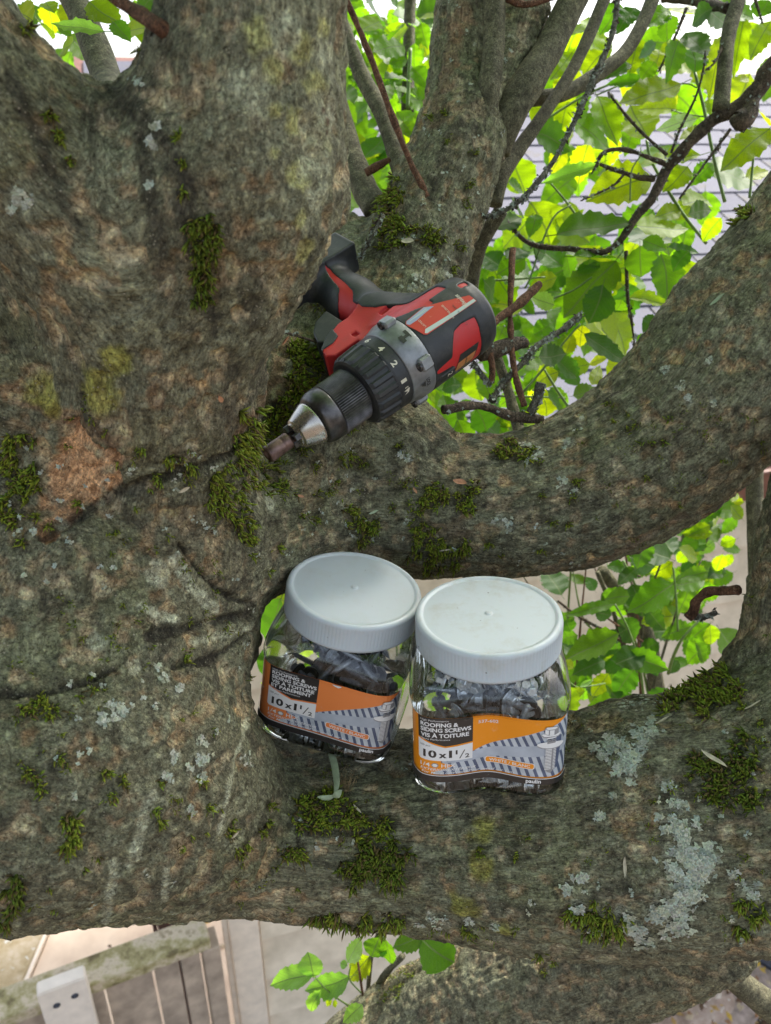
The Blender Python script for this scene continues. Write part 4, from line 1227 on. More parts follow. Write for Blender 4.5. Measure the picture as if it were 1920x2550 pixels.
put_leaf(tree, TREE_AT, (690, 1610), (655, 1690), 60, 1.0, 'd')
put_leaf(tree, TREE_AT, (700, 1660), (668, 1760), 50, 1.0, 'b')
put_leaf(tree, TREE_AT, (1030, 1700), (1022, 1620), 30, .9, 'b')
# random fill, behind the placed ones
def in_poly(x, y, poly):
    c = False
    for i in range(len(poly)):
        (x1, y1), (x2, y2) = poly[i], poly[i - 1]
        if (y1 > y) != (y2 > y) and x < (x2 - x1) * (y - y1) / (y2 - y1) + x1: c = not c
    return c
rl = random.Random(21)
ZONES = [
 ([(845, -20), (1085, -20), (1040, 400), (960, 470), (850, 520)], 78, (1.0, 1.6), 'mmdbbm', (45, 85)),
 ([(1150, 540), (1340, 700), (1500, 860), (1300, 1050), (1060, 1100), (1150, 800)], 34, (1.12, 1.5), 'mdbmd', (45, 80)),
 ([(1400, 20), (1920, 20), (1920, 420), (1700, 640), (1400, 620), (1200, 480), (1290, 300)], 26, (1.2, 1.6), 'bbmbb', (80, 125)),
 ([(1180, 560), (1700, 560), (1560, 860), (1380, 960), (1180, 720)], 26, (1.15, 1.5), 'bmbdb', (75, 120)),
 ([(20, 20), (400, 20), (380, 150), (180, 120)], 8, (.9, 1.2), 'bbm', (60, 90)),
 ([(1080, 900), (1420, 1000), (1300, 1120), (1060, 1110)], 10, (1.1, 1.4), 'mby', (50, 80)),
]
EXTRA = []
for zi, (poly, n, (d0, d1), tn, (l0, l1)) in enumerate(ZONES):
    extra = (2, 1, 1, 1, 1, 1)[zi]
    xs = [p[0] for p in poly]; ys = [p[1] for p in poly]; k = 0
    while k < n:
        x, y = rl.uniform(min(xs), max(xs)), rl.uniform(min(ys), max(ys))
        if not in_poly(x, y, poly): continue
        a = rl.gauss(math.pi * .6, .9); L = rl.uniform(l0, l1); d = rl.uniform(d0, d1)
        bx, by = x - L * .5 * math.cos(a), y - L * .5 * math.sin(a)
        put_leaf(tree, TREE_AT, (bx, by), (bx + L * math.cos(a), by + L * math.sin(a)), L * rl.uniform(.45, .75), d, rl.choice(tn), dd=rl.uniform(-.02, .04), rs=rl)
        k += 1
        for e in range(extra):
            EXTRA.append((x + rl.gauss(0, 60), y + rl.gauss(0, 60), rl.uniform(l0, l1), rl.gauss(math.pi * .6, 1.0), d + rl.uniform(.05, .4)))

def merged_leaves(lst, name, parent, at, seed, color):
    r = random.Random(seed); Vs, Fs, Us = [], [], []; off = 0
    for x, y, L, a, d in lst:
        B = P(x, y, d); T = P(x + L * math.cos(a), y + L * math.sin(a), d + r.uniform(-.02, .03))
        M = leaf_matrix(B, T, L * r.uniform(.45, .7) / FPX * d, -FWD * .75 + np.array([r.uniform(-.4, .4), 0, .5]), r.uniform(-.6, .6))
        _, lv, lf, lu = LM[r.randrange(12)]
        Mn = np.array(M)
        Vs.append(lv @ Mn[:3, :3].T + Mn[:3, 3] - at); Us.append(lu); Fs += [tuple(i + off for i in q) for q in lf]; off += len(lv)
    o = link(name, mesh_data(name, np.vstack(Vs), Fs, [LEAF], True, uvs=np.vstack(Us)), parent, kind='stuff'); o.color = (*color, 1)
merged_leaves(EXTRA, 'foliage', tree, TREE_AT, 4, (.07, .15, .012))

# ---- the crown overhead (out of frame): one mass of leaves that shades the limbs
def leaf_mass(n, sampler, seed, size=(.05, .08)):
    r = np.random.default_rng(seed)
    Vs, Fs, Us = [], [], []
    off = 0
    for i in range(n):
        _, lv, lf, lu = LM[i % 12]
        lv = lv[::1]
        c = sampler(r)
        a = r.uniform(0, 2 * np.pi, 3) * np.array([1, .18, .18])
        R_ = np.array(Matrix.Rotation(a[0], 3, 'Z') @ Matrix.Rotation(a[1] - .5, 3, 'X') @ Matrix.Rotation(a[2] - .5, 3, 'Y'))
        s = r.uniform(*size)
        # light version : four-sided blade
        q = np.array([(0, 0, 0), (.3, .26, .05), (.3, -.26, .05), (.65, .24, .04), (.65, -.24, .04), (1, 0, -.05), (.3, 0, 0), (.65, 0, -.01)])
        Vs.append((q * s) @ R_.T + c)
        Us.append(np.stack([q[:, 0], .5 + q[:, 1]], 1))
        Fs += [(off, off + 6, off + 1), (off, off + 2, off + 6), (off + 6, off + 7, off + 3, off + 1), (off + 2, off + 4, off + 7, off + 6), (off + 7, off + 5, off + 3), (off + 4, off + 5, off + 7)]
        off += 8
    return np.vstack(Vs), Fs, np.vstack(Us)
def crown_pt(r):
    while True:
        c = np.array([r.uniform(-1.3, 1.05), r.uniform(-.15, 1.75), r.uniform(3.75, 4.5)])
        if vnoise(c[None] * 1.0, .35, 8)[0] > -.6: return c
v, f, u = leaf_mass(5000, crown_pt, 3, (.06, .095))
cr = link('crown', mesh_data('crown', v - TREE_AT, f, [LEAF], True, uvs=u), tree, kind='stuff')
cr.color = (.06, .115, .016, 1)

# ---- background shrub with its stems (right, in front of the shed) and sapling (bottom)
SH_AT = np.array([*(ray_ground(1560, 2250, 0)[:2] + np.array([.05, .05])), 0.0])
shrub = thing('shrub', 'leafy green shrub growing between the middle limb and the beige shed wall', 'shrub', SH_AT)
def sbranch(Zf, nd, mt, nm='stem'): branch(zn(Zf, nd), mt, nm, 18, 8, .1, len(nd), 0, shrub, SH_AT)
sbranch(Z5, [(620, 920, 1.25, 14), (740, 1080, 1.3, 16), (860, 1230, 1.35, 17), (930, 1460, 1.4, 20), (960, 1700, 1.45, 22), (980, 2000, 1.5, 24)], STEM)
sbranch(Z5, [(590, 930, 1.2, 6), (680, 1150, 1.22, 6), (740, 1340, 1.24, 7), (790, 1500, 1.25, 8)], STEM)
sbranch(Z5, [(345, 1110, 1.2, 3), (480, 1210, 1.2, 3.5), (640, 1300, 1.22, 4), (760, 1370, 1.24, 4)], TWIG_D)
sbranch(Z5, [(560, 1150, 1.15, 2), (700, 1250, 1.2, 2.5), (870, 1360, 1.3, 3)], TWIG_B)
sbranch(Z5, [(700, 1130, 1.1, 2.4), (780, 1280, 1.1, 2.6), (850, 1500, 1.1, 3), (880, 1720, 1.12, 3.2)], GREENSTEM)
sbranch(Z5, [(1220, 1230, 1.1, 3), (1120, 1340, 1.1, 3.5), (1060, 1460, 1.12, 4), (1030, 1560, 1.15, 4)], GREENSTEM)
sbranch(Z5, [(750, 860, 1.15, 3.2), (800, 960, 1.15, 3.2), (860, 1080, 1.2, 3.2)], GREENSTEM)
sbranch(Z5, [(400, 1600, 1.0, 2), (470, 1645, 1.0, 2), (560, 1635, 1.0, 2), (640, 1620, 1.02, 1.6)], GREENSTEM)
sbranch(Z5, [(1060, 900, 1.1, 2.4), (1080, 1100, 1.1, 2.6), (1090, 1300, 1.1, 2.8)], GREENSTEM)
sbranch(Z5, [(1140, 540, 1.5, 8), (1135, 640, 1.5, 8), (1130, 760, 1.5, 9)], STEM)
sbranch(Z5, [(1310, 570, 1.4, 4), (1280, 690, 1.4, 4), (1240, 800, 1.4, 4)], STEM)
sbranch(Z5, [(860, 960, 1.15, 3), (740, 920, 1.15, 3), (660, 900, 1.15, 2)], TWIG_D)
SL = [((1065, 1000), (775, 1175), 155, 'm', 1.05), ((725, 1315), (395, 1490), 145, 'm', 1.02), ((755, 1455), (1035, 1535), 125, 'm', 1.05), ((820, 1530), (700, 1715), 125, 'd', 1.08),
      ((795, 1740), (535, 1760), 120, 'm', 1.1), ((945, 900), (805, 830), 130, 'd', 1.08), ((1045, 850), (870, 760), 140, 'd', 1.06), ((700, 1125), (385, 1210), 60, 'm', 1.0),
      ((790, 1080), (640, 1105), 100, 'm', 1.12), ((890, 1140), (1005, 1290), 95, 'd', 1.1), ((1305, 690), (1110, 695), 65, 'b', 1.25), ((1375, 545), (1215, 540), 60, 'b', 1.3),
      ((1275, 930), (1100, 975), 85, 'm', 1.15), ((1290, 1255), (1290, 1375), 85, 'b', 1.15), ((1200, 1370), (1260, 1500), 70, 'm', 1.1), ((400, 1640), (430, 1870), 110, 'b', .95),
      ((515, 1670), (405, 1700), 60, 'b', .98), ((440, 1530), (370, 1480), 70, 'y', .98), ((1380, 370), (1420, 490), 75, 'y', 1.35), ((1450, 560), (1340, 590), 60, 'b', 1.35),
      ((680, 1200), (580, 1180), 90, 'd', 1.15), ((400, 1220), (430, 1300), 80, 'd', 1.05), ((660, 1560), (560, 1700), 90, 'b', 1.15), ((760, 900), (650, 900), 70, 'd', 1.1),
      ((1180, 1100), (1120, 1180), 60, 'b', 1.2), ((1090, 1480), (1040, 1560), 60, 'd', 1.15), ((640, 1630), (790, 1750), 70, 'm', 1.1), ((480, 1640), (560, 1600), 30, 'p', .98),
      ((700, 1440), (640, 1540), 90, 'b', 1.2), ((1540, 340), (1440, 370), 40, 'y', 1.4), ((1500, 500), (1380, 500), 50, 'b', 1.4), ((1666, 210), (1600, 215), 40, 'y', 1.3)]
for b, t, w, tone, d in SL: put_leaf(shrub, SH_AT, Z5(*b), Z5(*t), w / 2.487, d, tone)
poly = [Z5(1000, 720), Z5(1420, 320), Z5(1530, 480), Z5(1480, 800), Z5(1420, 1100), Z5(1050, 1250), Z5(900, 850)]
k = 0
while k < 45:
    x, y = rl.uniform(1390, 1800), rl.uniform(1240, 1740)
    a = rl.gauss(2.8, .9); L = rl.uniform(45, 95); d = rl.uniform(1.15, 1.5)
    put_leaf(shrub, SH_AT, (x, y), (x + L * math.cos(a), y + L * math.sin(a)), L * rl.uniform(.45, .7), d, rl.choice('mmddbm'), rs=rl); k += 1
for k in range(9):
    x, y = rl.uniform(1400, 1700), rl.uniform(1560, 1760); x2, y2 = x + rl.uniform(-140, 140), rl.uniform(1260, 1450)
    d = rl.uniform(1.2, 1.5)
    branch([(x, y + 150, d + .1, 3.5), (x + .3 * (x2 - x) + rl.uniform(-20, 20), (y + y2) / 2 + 60, d + .05, 3), (.3 * x + .7 * x2, (y + y2) / 2 - 30, d, 2.5), (x2, y2, d, 1.5)], rl.choice([GREENSTEM, STEM, TWIG_B]), 'stem', 16, 6, .1, k, 0, shrub, SH_AT)
k = 0
while k < 40:
    x, y = rl.uniform(690, 1420), rl.uniform(1480, 1800)
    a = rl.gauss(2.2, 1.0); L = rl.uniform(55, 105); d = rl.uniform(1.05, 1.5)
    put_leaf(shrub, SH_AT, (x, y), (x + L * math.cos(a), y + L * math.sin(a)), L * rl.uniform(.45, .7), d, rl.choice('mmdbbp'), rs=rl); k += 1
k = 0
while k < 34:
    x, y = rl.uniform(1400, 1760), rl.uniform(1330, 1740)
    a = rl.gauss(2.5, 1.0); L = rl.uniform(40, 80); d = rl.uniform(1.0, 1.5)
    put_leaf(shrub, SH_AT, (x, y), (x + L * math.cos(a), y + L * math.sin(a)), L * rl.uniform(.45, .7), d, rl.choice('mmdddb'), rs=rl); k += 1
for k in range(8):
    x = 700 + 90 * k; d = rl.uniform(1.2, 1.5); x2 = x + rl.uniform(-90, 90)
    branch([(x, 1900, d + .1, 4), ((x + x2) / 2 + 15, 1700, d + .05, 3.2), (x2, 1500, d, 2)], rl.choice([GREENSTEM, STEM]), 'stem', 14, 6, .1, k, 0, shrub, SH_AT)
k = 0
while k < 62:
    x, y = rl.uniform(1550, 1870), rl.uniform(1180, 1560)
    if not in_poly(x, y, poly): continue
    a = rl.gauss(2.8, .8); L = rl.uniform(38, 72); d = rl.uniform(1.2, 1.5)
    put_leaf(shrub, SH_AT, (x, y), (x + L * math.cos(a), y + L * math.sin(a)), L * rl.uniform(.45, .7), d, rl.choice('mmdbbp'), rs=rl); k += 1
SA_AT = np.array([*ray_ground(930, 2900, 0)[:2], 0.0])
sap = thing('sapling', 'small sapling with pale serrated leaves below the lower limb', 'sapling', SA_AT)
def pbranch(nd, mt, nm='stem'): branch(zn(ZB, nd), mt, nm, 18, 8, .1, len(nd), 0, sap, SA_AT)
pbranch([(1640, 280, 1.0, 5), (1605, 400, 1.05, 5.5), (1590, 550, 1.1, 6), (1575, 700, 1.15, 7), (1560, 850, 1.2, 8)], STEM)
pbranch([(1740, 400, 1.0, 8), (1650, 500, 1.05, 9), (1610, 620, 1.1, 10), (1590, 720, 1.15, 10), (1580, 850, 1.2, 11)], STEM)
pbranch([(1540, 380, 1.05, 3), (1560, 520, 1.05, 3), (1575, 620, 1.08, 3)], TWIG_B)
pbranch([(1515, 440, 1.0, 1.6), (1510, 500, 1.0, 1.8), (1560, 560, 1.02, 2)], GREENSTEM)
pbranch([(1360, 490, 1.0, 1.8), (1410, 545, 1.0, 2), (1460, 585, 1.02, 2.2), (1515, 620, 1.05, 2.4)], GREENSTEM)
for b, t, w, tone, d in [((1500, 430), (1555, 320), 62, 'p', .98), ((1355, 495), (1325, 395), 80, 'p', .98), ((1355, 480), (1155, 525), 75, 'p', .98), ((1510, 490), (1315, 555), 85, 'p', 1.0),
                         ((1390, 545), (1325, 655), 45, 'p', 1.0), ((1600, 400), (1515, 500), 80, 'b', 1.05), ((1565, 610), (1485, 694), 60, 'p', 1.0), ((1640, 320), (1605, 400), 90, 'm', .98),
                         ((1665, 360), (1610, 340), 60, 'm', 1.0), ((1430, 580), (1415, 615), 25, 'b', 1.0), ((1445, 590), (1450, 620), 18, 'b', 1.0), ((1470, 430), (1500, 440), 30, 'p', 1.0)]:
    put_leaf(sap, SA_AT, ZB(*b), ZB(*t), w / 1.735, d, tone)
for b, t, w, tone, d in [((150, 320), (300, 430), 150, 'm', .95), ((165, 310), (35, 365), 75, 'm', .95), ((0, 330), (20, 440), 60, 'm', .97)]:
    put_leaf(sap, SA_AT, (960 + b[0] / 1.735, 2150 + b[1] / 1.735), (960 + t[0] / 1.735, 2150 + t[1] / 1.735), w / 1.735, d, tone)

# ================================================================== MOSS and LICHEN
def tufts(lst, seed, dens=1.0, green=None):
    """lst (px,py,r_px,len_m) -> blades grown from the bark"""
    r = np.random.default_rng(seed)
    X, Y, Ln = [], [], []
    for (x, y, rr, ln) in lst:
        n = int(dens * 2.9 * (rr / 6.0) ** 2) + 7
        # clumped : sub-centres
        m = max(1, int(n / 14))
        cx = r.normal(x, rr * .42, m); cy = r.normal(y, rr * .42, m)
        k = r.integers(0, m, n)
        X.append(r.normal(cx[k], 5.0)); Y.append(r.normal(cy[k], 4.5)); Ln.append(np.full(n, ln * .82) * r.uniform(.5, 1.2, n))
    X = np.concatenate(X); Y = np.concatenate(Y); Ln = np.concatenate(Ln)
    p, n, ok = march(X, Y)
    p, n, Ln = p[ok], n[ok], Ln[ok]
    if len(p) == 0: return None
    p = lift(p, n) - n * .0008
    m = len(p)
    lean = r.normal(0, .55, (m, 3)); gr = np.tile([0, 0, -.25], (m, 1))
    d = n + lean + gr * .2; d /= np.linalg.norm(d, axis=1)[:, None]
    side = np.cross(d, r.normal(0, 1, (m, 3))); side /= np.linalg.norm(side, axis=1)[:, None]
    s2 = np.cross(d, side)
    w = Ln * r.uniform(.10, .17, m)
    droop = side * r.normal(0, .35, m)[:, None] + np.array([0, 0, -.25])
    rings = []
    for t, wk in ((0, .7), (.35, 1.0), (.7, .8)):
        c = p + (d * t + droop * t * t) * Ln[:, None]
        for a in range(3):
            rings.append(c + (side * math.cos(a * 2.094) + s2 * math.sin(a * 2.094)) * (w * wk)[:, None])
    rings.append(p + (d + droop) * Ln[:, None])
    V_ = np.stack(rings, 1).reshape(-1, 3)
    bf = []
    for k in range(2):
        for a in range(3):
            b = (a + 1) % 3
            bf.append((k * 3 + a, k * 3 + b, k * 3 + 3 + b)); bf.append((k * 3 + a, k * 3 + 3 + b, k * 3 + 3 + a))
    for a in range(3): bf.append((6 + a, 6 + (a + 1) % 3, 9))
    F_ = (np.array(bf)[None] + (np.arange(m) * 10)[:, None, None]).reshape(-1, 3)
    g = green or (.20, .265, .024)
    tint = r.uniform(.55, 1.25, m)[:, None] * np.array(g) * np.stack([r.uniform(.85, 1.25, m), np.ones(m), np.ones(m)], 1)
    brown = r.uniform(0, 1, m) < .2
    tint[brown] = np.array([[.15, .11, .04]]) * r.uniform(.5, 1.3, (brown.sum(), 1))
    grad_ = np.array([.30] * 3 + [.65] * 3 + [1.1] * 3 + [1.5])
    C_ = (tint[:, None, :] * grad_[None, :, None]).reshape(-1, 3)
    return V_, F_, C_
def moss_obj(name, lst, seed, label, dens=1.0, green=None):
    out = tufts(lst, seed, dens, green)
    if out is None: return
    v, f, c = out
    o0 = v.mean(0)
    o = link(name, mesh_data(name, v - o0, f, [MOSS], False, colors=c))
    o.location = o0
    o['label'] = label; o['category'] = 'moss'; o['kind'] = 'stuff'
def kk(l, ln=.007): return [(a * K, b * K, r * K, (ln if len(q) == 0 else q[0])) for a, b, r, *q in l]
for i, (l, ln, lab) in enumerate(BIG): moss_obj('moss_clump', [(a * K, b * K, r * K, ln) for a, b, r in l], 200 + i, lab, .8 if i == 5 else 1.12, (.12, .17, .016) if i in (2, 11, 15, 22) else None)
r = np.random.default_rng(77)
small = [(a * K, b * K, c * K, .0058) for a, b, c in SM]
for _ in range(650):
    x, y = r.uniform(0, 1920), r.uniform(1000, 2340)
    if vnoise(np.array([[x, y, 0.]]), 170, 5)[0] > .0: small.append((x, y, r.uniform(3, 8), .0042))
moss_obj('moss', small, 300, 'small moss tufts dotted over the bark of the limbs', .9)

def lich(lst, seed, size=(.0016, .0036), col=(.40, .43, .34)):
    r = np.random.default_rng(seed)
    X, Y = [], []
    for (x, y, rr) in lst:
        n = int(.6 * (rr / 3.6) ** 2) + 4
        m = max(2, n // 9)
        cx = r.normal(x, rr * .42, m); cy = r.normal(y, rr * .42, m); k = r.integers(0, m, n)
        X.append(r.normal(cx[k], rr * .12 + 3)); Y.append(r.normal(cy[k], rr * .12 + 3))
    X = np.concatenate(X); Y = np.concatenate(Y)
    p, n, ok = march(X, Y); p, n = p[ok], n[ok]
    p = lift(p, n)
    m = len(p)
    a = np.cross(n, r.normal(0, 1, (m, 3))); a /= np.linalg.norm(a, axis=1)[:, None]; b = np.cross(n, a)
    s = r.uniform(*size, m)
    k = 9
    ang = np.linspace(0, 2 * np.pi, k, endpoint=False)
    rad_ = np.where(np.arange(k) % 2 == 0, 1.0, .5)[None] * r.uniform(.6, 1.35, (m, k))
    rise = r.uniform(.0, .3, (m, k)) * np.where(np.arange(k) % 2 == 0, 1.0, .4)
    ringv = p[:, None] + (a[:, None] * np.cos(ang)[None, :, None] + b[:, None] * np.sin(ang)[None, :, None]) * (rad_ * s[:, None])[..., None] + n[:, None] * (.0006 + rise * s[:, None])[..., None]
    cen = p + n * .0008
    V_ = np.concatenate([cen[:, None], ringv], 1).reshape(-1, 3)
    bf = np.array([(0, 1 + i, 1 + (i + 1) % k) for i in range(k)])
    F_ = (bf[None] + (np.arange(m) * (k + 1))[:, None, None]).reshape(-1, 3)
    t = r.uniform(.6, 1.25, m)[:, None] * np.array(col) * np.stack([r.uniform(.9, 1.12, m), np.ones(m), r.uniform(.85, 1.1, m)], 1)
    C_ = np.repeat(t, k + 1, 0).reshape(m, k + 1, 3); C_[:, 1:] *= 1.12; C_[:, 0] *= .72
    return V_, F_, C_.reshape(-1, 3)
def lich_obj(lst, seed, label, **kw):
    v, f, c = lich([(a * K, b * K, q * K) for a, b, q in lst], seed, **kw)
    o0 = v.mean(0); o = link('lichen_patch', mesh_data('lichen_patch', v - o0, f, [LICHEN], False, colors=c)); o.location = o0
    o['label'] = label; o['category'] = 'lichen'; o['kind'] = 'stuff'
for i, (l, lab) in enumerate(LI): lich_obj(l, 400 + i, lab, size=(.0014, .0036) if i in (0, 1, 4) else (.0009, .0024))
l2 = []
for _ in range(420):
    x, y = r.uniform(0, 1666), r.uniform(950, 2040)
    if vnoise(np.array([[x, y, 7.]]), 150, 15)[0] > .1: l2.append((x, y, r.uniform(1.5, 5)))
for _ in range(50): l2.append((r.uniform(860, 1150), r.uniform(0, 640), r.uniform(1.5, 4)))
lich_obj(l2, 450, 'tiny lichen flecks scattered over all limbs', size=(.0008, .0018))
# lichen flakes on the dead twigs
def beards(seed):
    r = np.random.default_rng(seed)
    P_, N_ = [], []
    for v, w, heavy in BEARD:
        ax = spline(w, 40)[:, :3]; L = np.linalg.norm(np.diff(ax, axis=0), axis=1).sum()
        n = int(L * (900 if heavy else 320))
        k = r.integers(0, len(v) - 2, n)
        q = v[k]; d = np.linalg.norm(q[:, None] - ax[None], axis=2); c = ax[d.argmin(1)]
        nn = q - c; nn /= np.linalg.norm(nn, axis=1)[:, None] + 1e-9
        P_.append(q); N_.append(nn)
    p = np.vstack(P_); n = np.vstack(N_); m = len(p)
    a = np.cross(n, r.normal(0, 1, (m, 3))); a /= np.linalg.norm(a, axis=1)[:, None]; b = np.cross(n, a)
    s_ = r.uniform(.0010, .0032, m); k = 7
    ang = np.linspace(0, 2 * np.pi, k, endpoint=False)
    rr = np.where(np.arange(k) % 2 == 0, 1.0, .45)[None] * r.uniform(.5, 1.4, (m, k))
    rise = r.uniform(-.1, 1.0, (m, k))
    ringv = p[:, None] + (a[:, None] * np.cos(ang)[None, :, None] + b[:, None] * np.sin(ang)[None, :, None]) * (rr * s_[:, None])[..., None] + n[:, None] * (rise * s_[:, None])[..., None]
    V_ = np.concatenate([p[:, None] + n[:, None] * .0003, ringv], 1).reshape(-1, 3)
    bf = np.array([(0, 1 + i, 1 + (i + 1) % k) for i in range(k)])
    F_ = (bf[None] + (np.arange(m) * (k + 1))[:, None, None]).reshape(-1, 3)
    t = np.where(r.uniform(0, 1, m)[:, None] < .75, r.uniform(.7, 1.2, m)[:, None] * np.array([.30, .34, .28]), np.array([[.07, .055, .04]]))
    o0 = V_.mean(0)
    o = link('lichen_patch', mesh_data('lichen_patch', V_ - o0, F_, [LICHEN], False, colors=np.repeat(t, k + 1, 0))); o.location = o0
    o['label'] = 'grey lichen flakes crusting the dead twigs beside the drill'; o['category'] = 'lichen'; o['kind'] = 'stuff'
beards(8)
def surf_pt(px, py):
    p, n, ok = march([px], [py]); p = lift(p, n); return p[0], n[0]

# ================================================================== JARS OF SCREWS
def pet_mat():
    m, nt, out = nodes_of('clear_plastic')
    lw = N(nt, 'ShaderNodeLayerWeight', ins={'Blend': .38})
    f = lw.outputs['Facing']
    tc = N(nt, 'ShaderNodeTexCoord').outputs['Object']
    nn = noise(nt, tc, 26, 3)
    bp = bump(nt, nn.outputs[0], .2, .0015)
    tcol = ramp(nt, f, [(.0, (.965, .985, .955)), (.6, (.93, .95, .92)), (.85, (.66, .70, .66)), (1, (.28, .30, .29))])
    tr = N(nt, 'ShaderNodeBsdfTransparent', ins={'Color': tcol})
    gl = N(nt, 'ShaderNodeBsdfGlossy', ins={'Color': (1, 1, 1, 1), 'Roughness': .06, 'Normal': bp})
    fr = N(nt, 'ShaderNodeFresnel', ins={'IOR': 1.57, 'Normal': bp})
    scr = ramp(nt, noise(nt, tc, 240, 3, .8).outputs[0], [(.62, (0, 0, 0)), (.8, (.10, .10, .10))])
    fac = math_(nt, 'ADD', math_(nt, 'MULTIPLY', fr.outputs[0], .95), scr)
    mx = N(nt, 'ShaderNodeMixShader', ins={0: fac, 1: tr.outputs[0], 2: gl.outputs[0]})
    nt.links.new(mx.outputs[0], out.inputs[0])
    return m
PET = pet_mat()
def lid_mat(name, dirt):
    m, nt, out = nodes_of(name)
    tc = N(nt, 'ShaderNodeTexCoord').outputs['Object']
    sx = N(nt, 'ShaderNodeSeparateXYZ', ins={0: tc})
    d = ramp(nt, noise(nt, tc, 34, 7, .72).outputs[0], [(.50, (0, 0, 0)), (.72, (dirt,) * 3)])
    sp = ramp(nt, N(nt, 'ShaderNodeTexVoronoi', ins={'Vector': tc, 'Scale': 95.0, 'Randomness': 1.0}).outputs['Distance'], [(.045, (dirt * 1.6,) * 3), (.075, (0, 0, 0))])
    c = mixc(nt, d, (.50, .545, .565), (.38, .35, .27))
    c = mixc(nt, sp, c, (.12, .10, .08))
    b = N(nt, 'ShaderNodeBsdfPrincipled', ins={'Base Color': c, 'Roughness': .42, 'Subsurface Weight': .08, 'Subsurface Scale': .003, 'Specular IOR Level': .45})
    nt.links.new(bump(nt, noise(nt, tc, 300, 4).outputs[0], .15, .0004), b.inputs['Normal'])
    nt.links.new(b.outputs[0], out.inputs[0]); return m
PL = [lid_mat('white_lid', .25), lid_mat('white_lid_dusty', .55)]
def print_mat(name, col, rough=.38):
    m, nt, out = nodes_of(name)
    tc = N(nt, 'ShaderNodeTexCoord').outputs['Object']
    s = ramp(nt, noise(nt, tc, 160, 5, .8).outputs[0], [(.60, (0, 0, 0)), (.80, (.35, .35, .35))])
    c = mixc(nt, s, col, (.55, .52, .48))
    b = N(nt, 'ShaderNodeBsdfPrincipled', ins={'Base Color': c, 'Roughness': rough, 'Specular IOR Level': .5, 'Coat Weight': .3, 'Coat Roughness': .15})
    nt.links.new(b.outputs[0], out.inputs[0]); return m
def photo_steel(name, a, b_):
    m, nt, out = nodes_of(name)
    tc = N(nt, 'ShaderNodeTexCoord').outputs['Object']
    c = ramp(nt, noise(nt, tc, 80, 5).outputs[0], [(.3, a), (.7, b_)])
    b = N(nt, 'ShaderNodeBsdfPrincipled', ins={'Base Color': c, 'Roughness': .4, 'Coat Weight': .3})
    nt.links.new(b.outputs[0], out.inputs[0]); return m
PR_O1 = print_mat('label_orange_faded', (.82, .24, .06))
PR_O2 = print_mat('label_orange', (.86, .29, .005))
PR_K = print_mat('label_black', (.025, .022, .022))
PR_W = print_mat('label_white', (.80, .80, .79))
PR_SL = photo_steel('label_stripe_light', (.42, .46, .50), (.62, .66, .70))
PR_SD = photo_steel('label_stripe_dark', (.06, .08, .14), (.12, .15, .24))
PR_SM = photo_steel('label_strap', (.36, .40, .46), (.48, .53, .60))
PR_GR = print_mat('label_screw_shade', (.28, .28, .29))

def glyphs(text, shear=0.0, bold=0.0, res=3):
    cu = bpy.data.curves.new('t', 'FONT'); cu.body = text; cu.size = 1.0; cu.shear = shear; cu.offset = bold
    cu.resolution_u = res; cu.fill_mode = 'FRONT' if hasattr(cu, 'fill_mode') else 'BOTH'
    o = bpy.data.objects.new('t', cu); COL.objects.link(o)
    dg = bpy.context.evaluated_depsgraph_get(); dg.update()
    me = bpy.data.meshes.new_from_object(o.evaluated_get(dg))
    v = np.array([q.co[:2] for q in me.vertices]) if len(me.vertices) else np.zeros((0, 2))
    f = [tuple(p.vertices) for p in me.polygons]
    bpy.data.objects.remove(o, do_unlink=True); bpy.data.meshes.remove(me); bpy.data.curves.remove(cu)
    return v, f
GC = {}
def text_fit(text, x0, y0, w, h, shear=0.0, bold=0.0, rot=0.0):
    """flat text with lower left at x0,y0 filling w by h (cap height)"""
    key = (text, shear, bold)
    if key not in GC: GC[key] = glyphs(text, shear, bold)
    v, f = GC[key]
    if len(v) == 0: return v, f
    mn, mx = v.min(0), v.max(0)
    caph = .72
    q = np.stack([(v[:, 0] - mn[0]) / (mx[0] - mn[0]) * w, v[:, 1] / caph * h], 1)
    c, s = math.cos(rot), math.sin(rot)
    q = q @ np.array([[c, s], [-s, c]])
    return q + np.array([x0, y0]), f
def poly_cut(pts, step):
    """polygon cut into vertical strips so that it can bend round a surface"""
    bm = bmesh.new()
    vs = [bm.verts.new((x, y, 0)) for x, y in pts]
    bm.faces.new(vs)
    xs = [p[0] for p in pts]; ys = [p[1] for p in pts]
    x = math.ceil(min(xs) / step) * step
    while x < max(xs):
        bmesh.ops.bisect_plane(bm, geom=bm.verts[:] + bm.edges[:] + bm.faces[:], plane_co=(x, 0, 0), plane_no=(1, 0, 0)); x += step
    y = math.ceil(min(ys) / step) * step
    while y < max(ys):
        bmesh.ops.bisect_plane(bm, geom=bm.verts[:] + bm.edges[:] + bm.faces[:], plane_co=(0, y, 0), plane_no=(0, 1, 0)); y += step
    bm.verts.index_update()
    v = np.array([q.co[:2] for q in bm.verts]); f = [tuple(q.index for q in fc.verts) for fc in bm.faces]
    bm.free(); return v, f
def poly_clip(pts, lines):
    """clip a convex polygon by half-planes (px,py,nx,ny) keeping n.(p-p0)<0"""
    for px, py, nx, ny in lines:
        out = []
        for i in range(len(pts)):
            a, b = pts[i - 1], pts[i]
            da = (a[0] - px) * nx + (a[1] - py) * ny; db = (b[0] - px) * nx + (b[1] - py) * ny
            if da < 0: out.append(a)
            if (da < 0) != (db < 0):
                t = da / (da - db); out.append((a[0] + (b[0] - a[0]) * t, a[1] + (b[1] - a[1]) * t))
        pts = out
        if len(pts) < 3: return []
    return pts

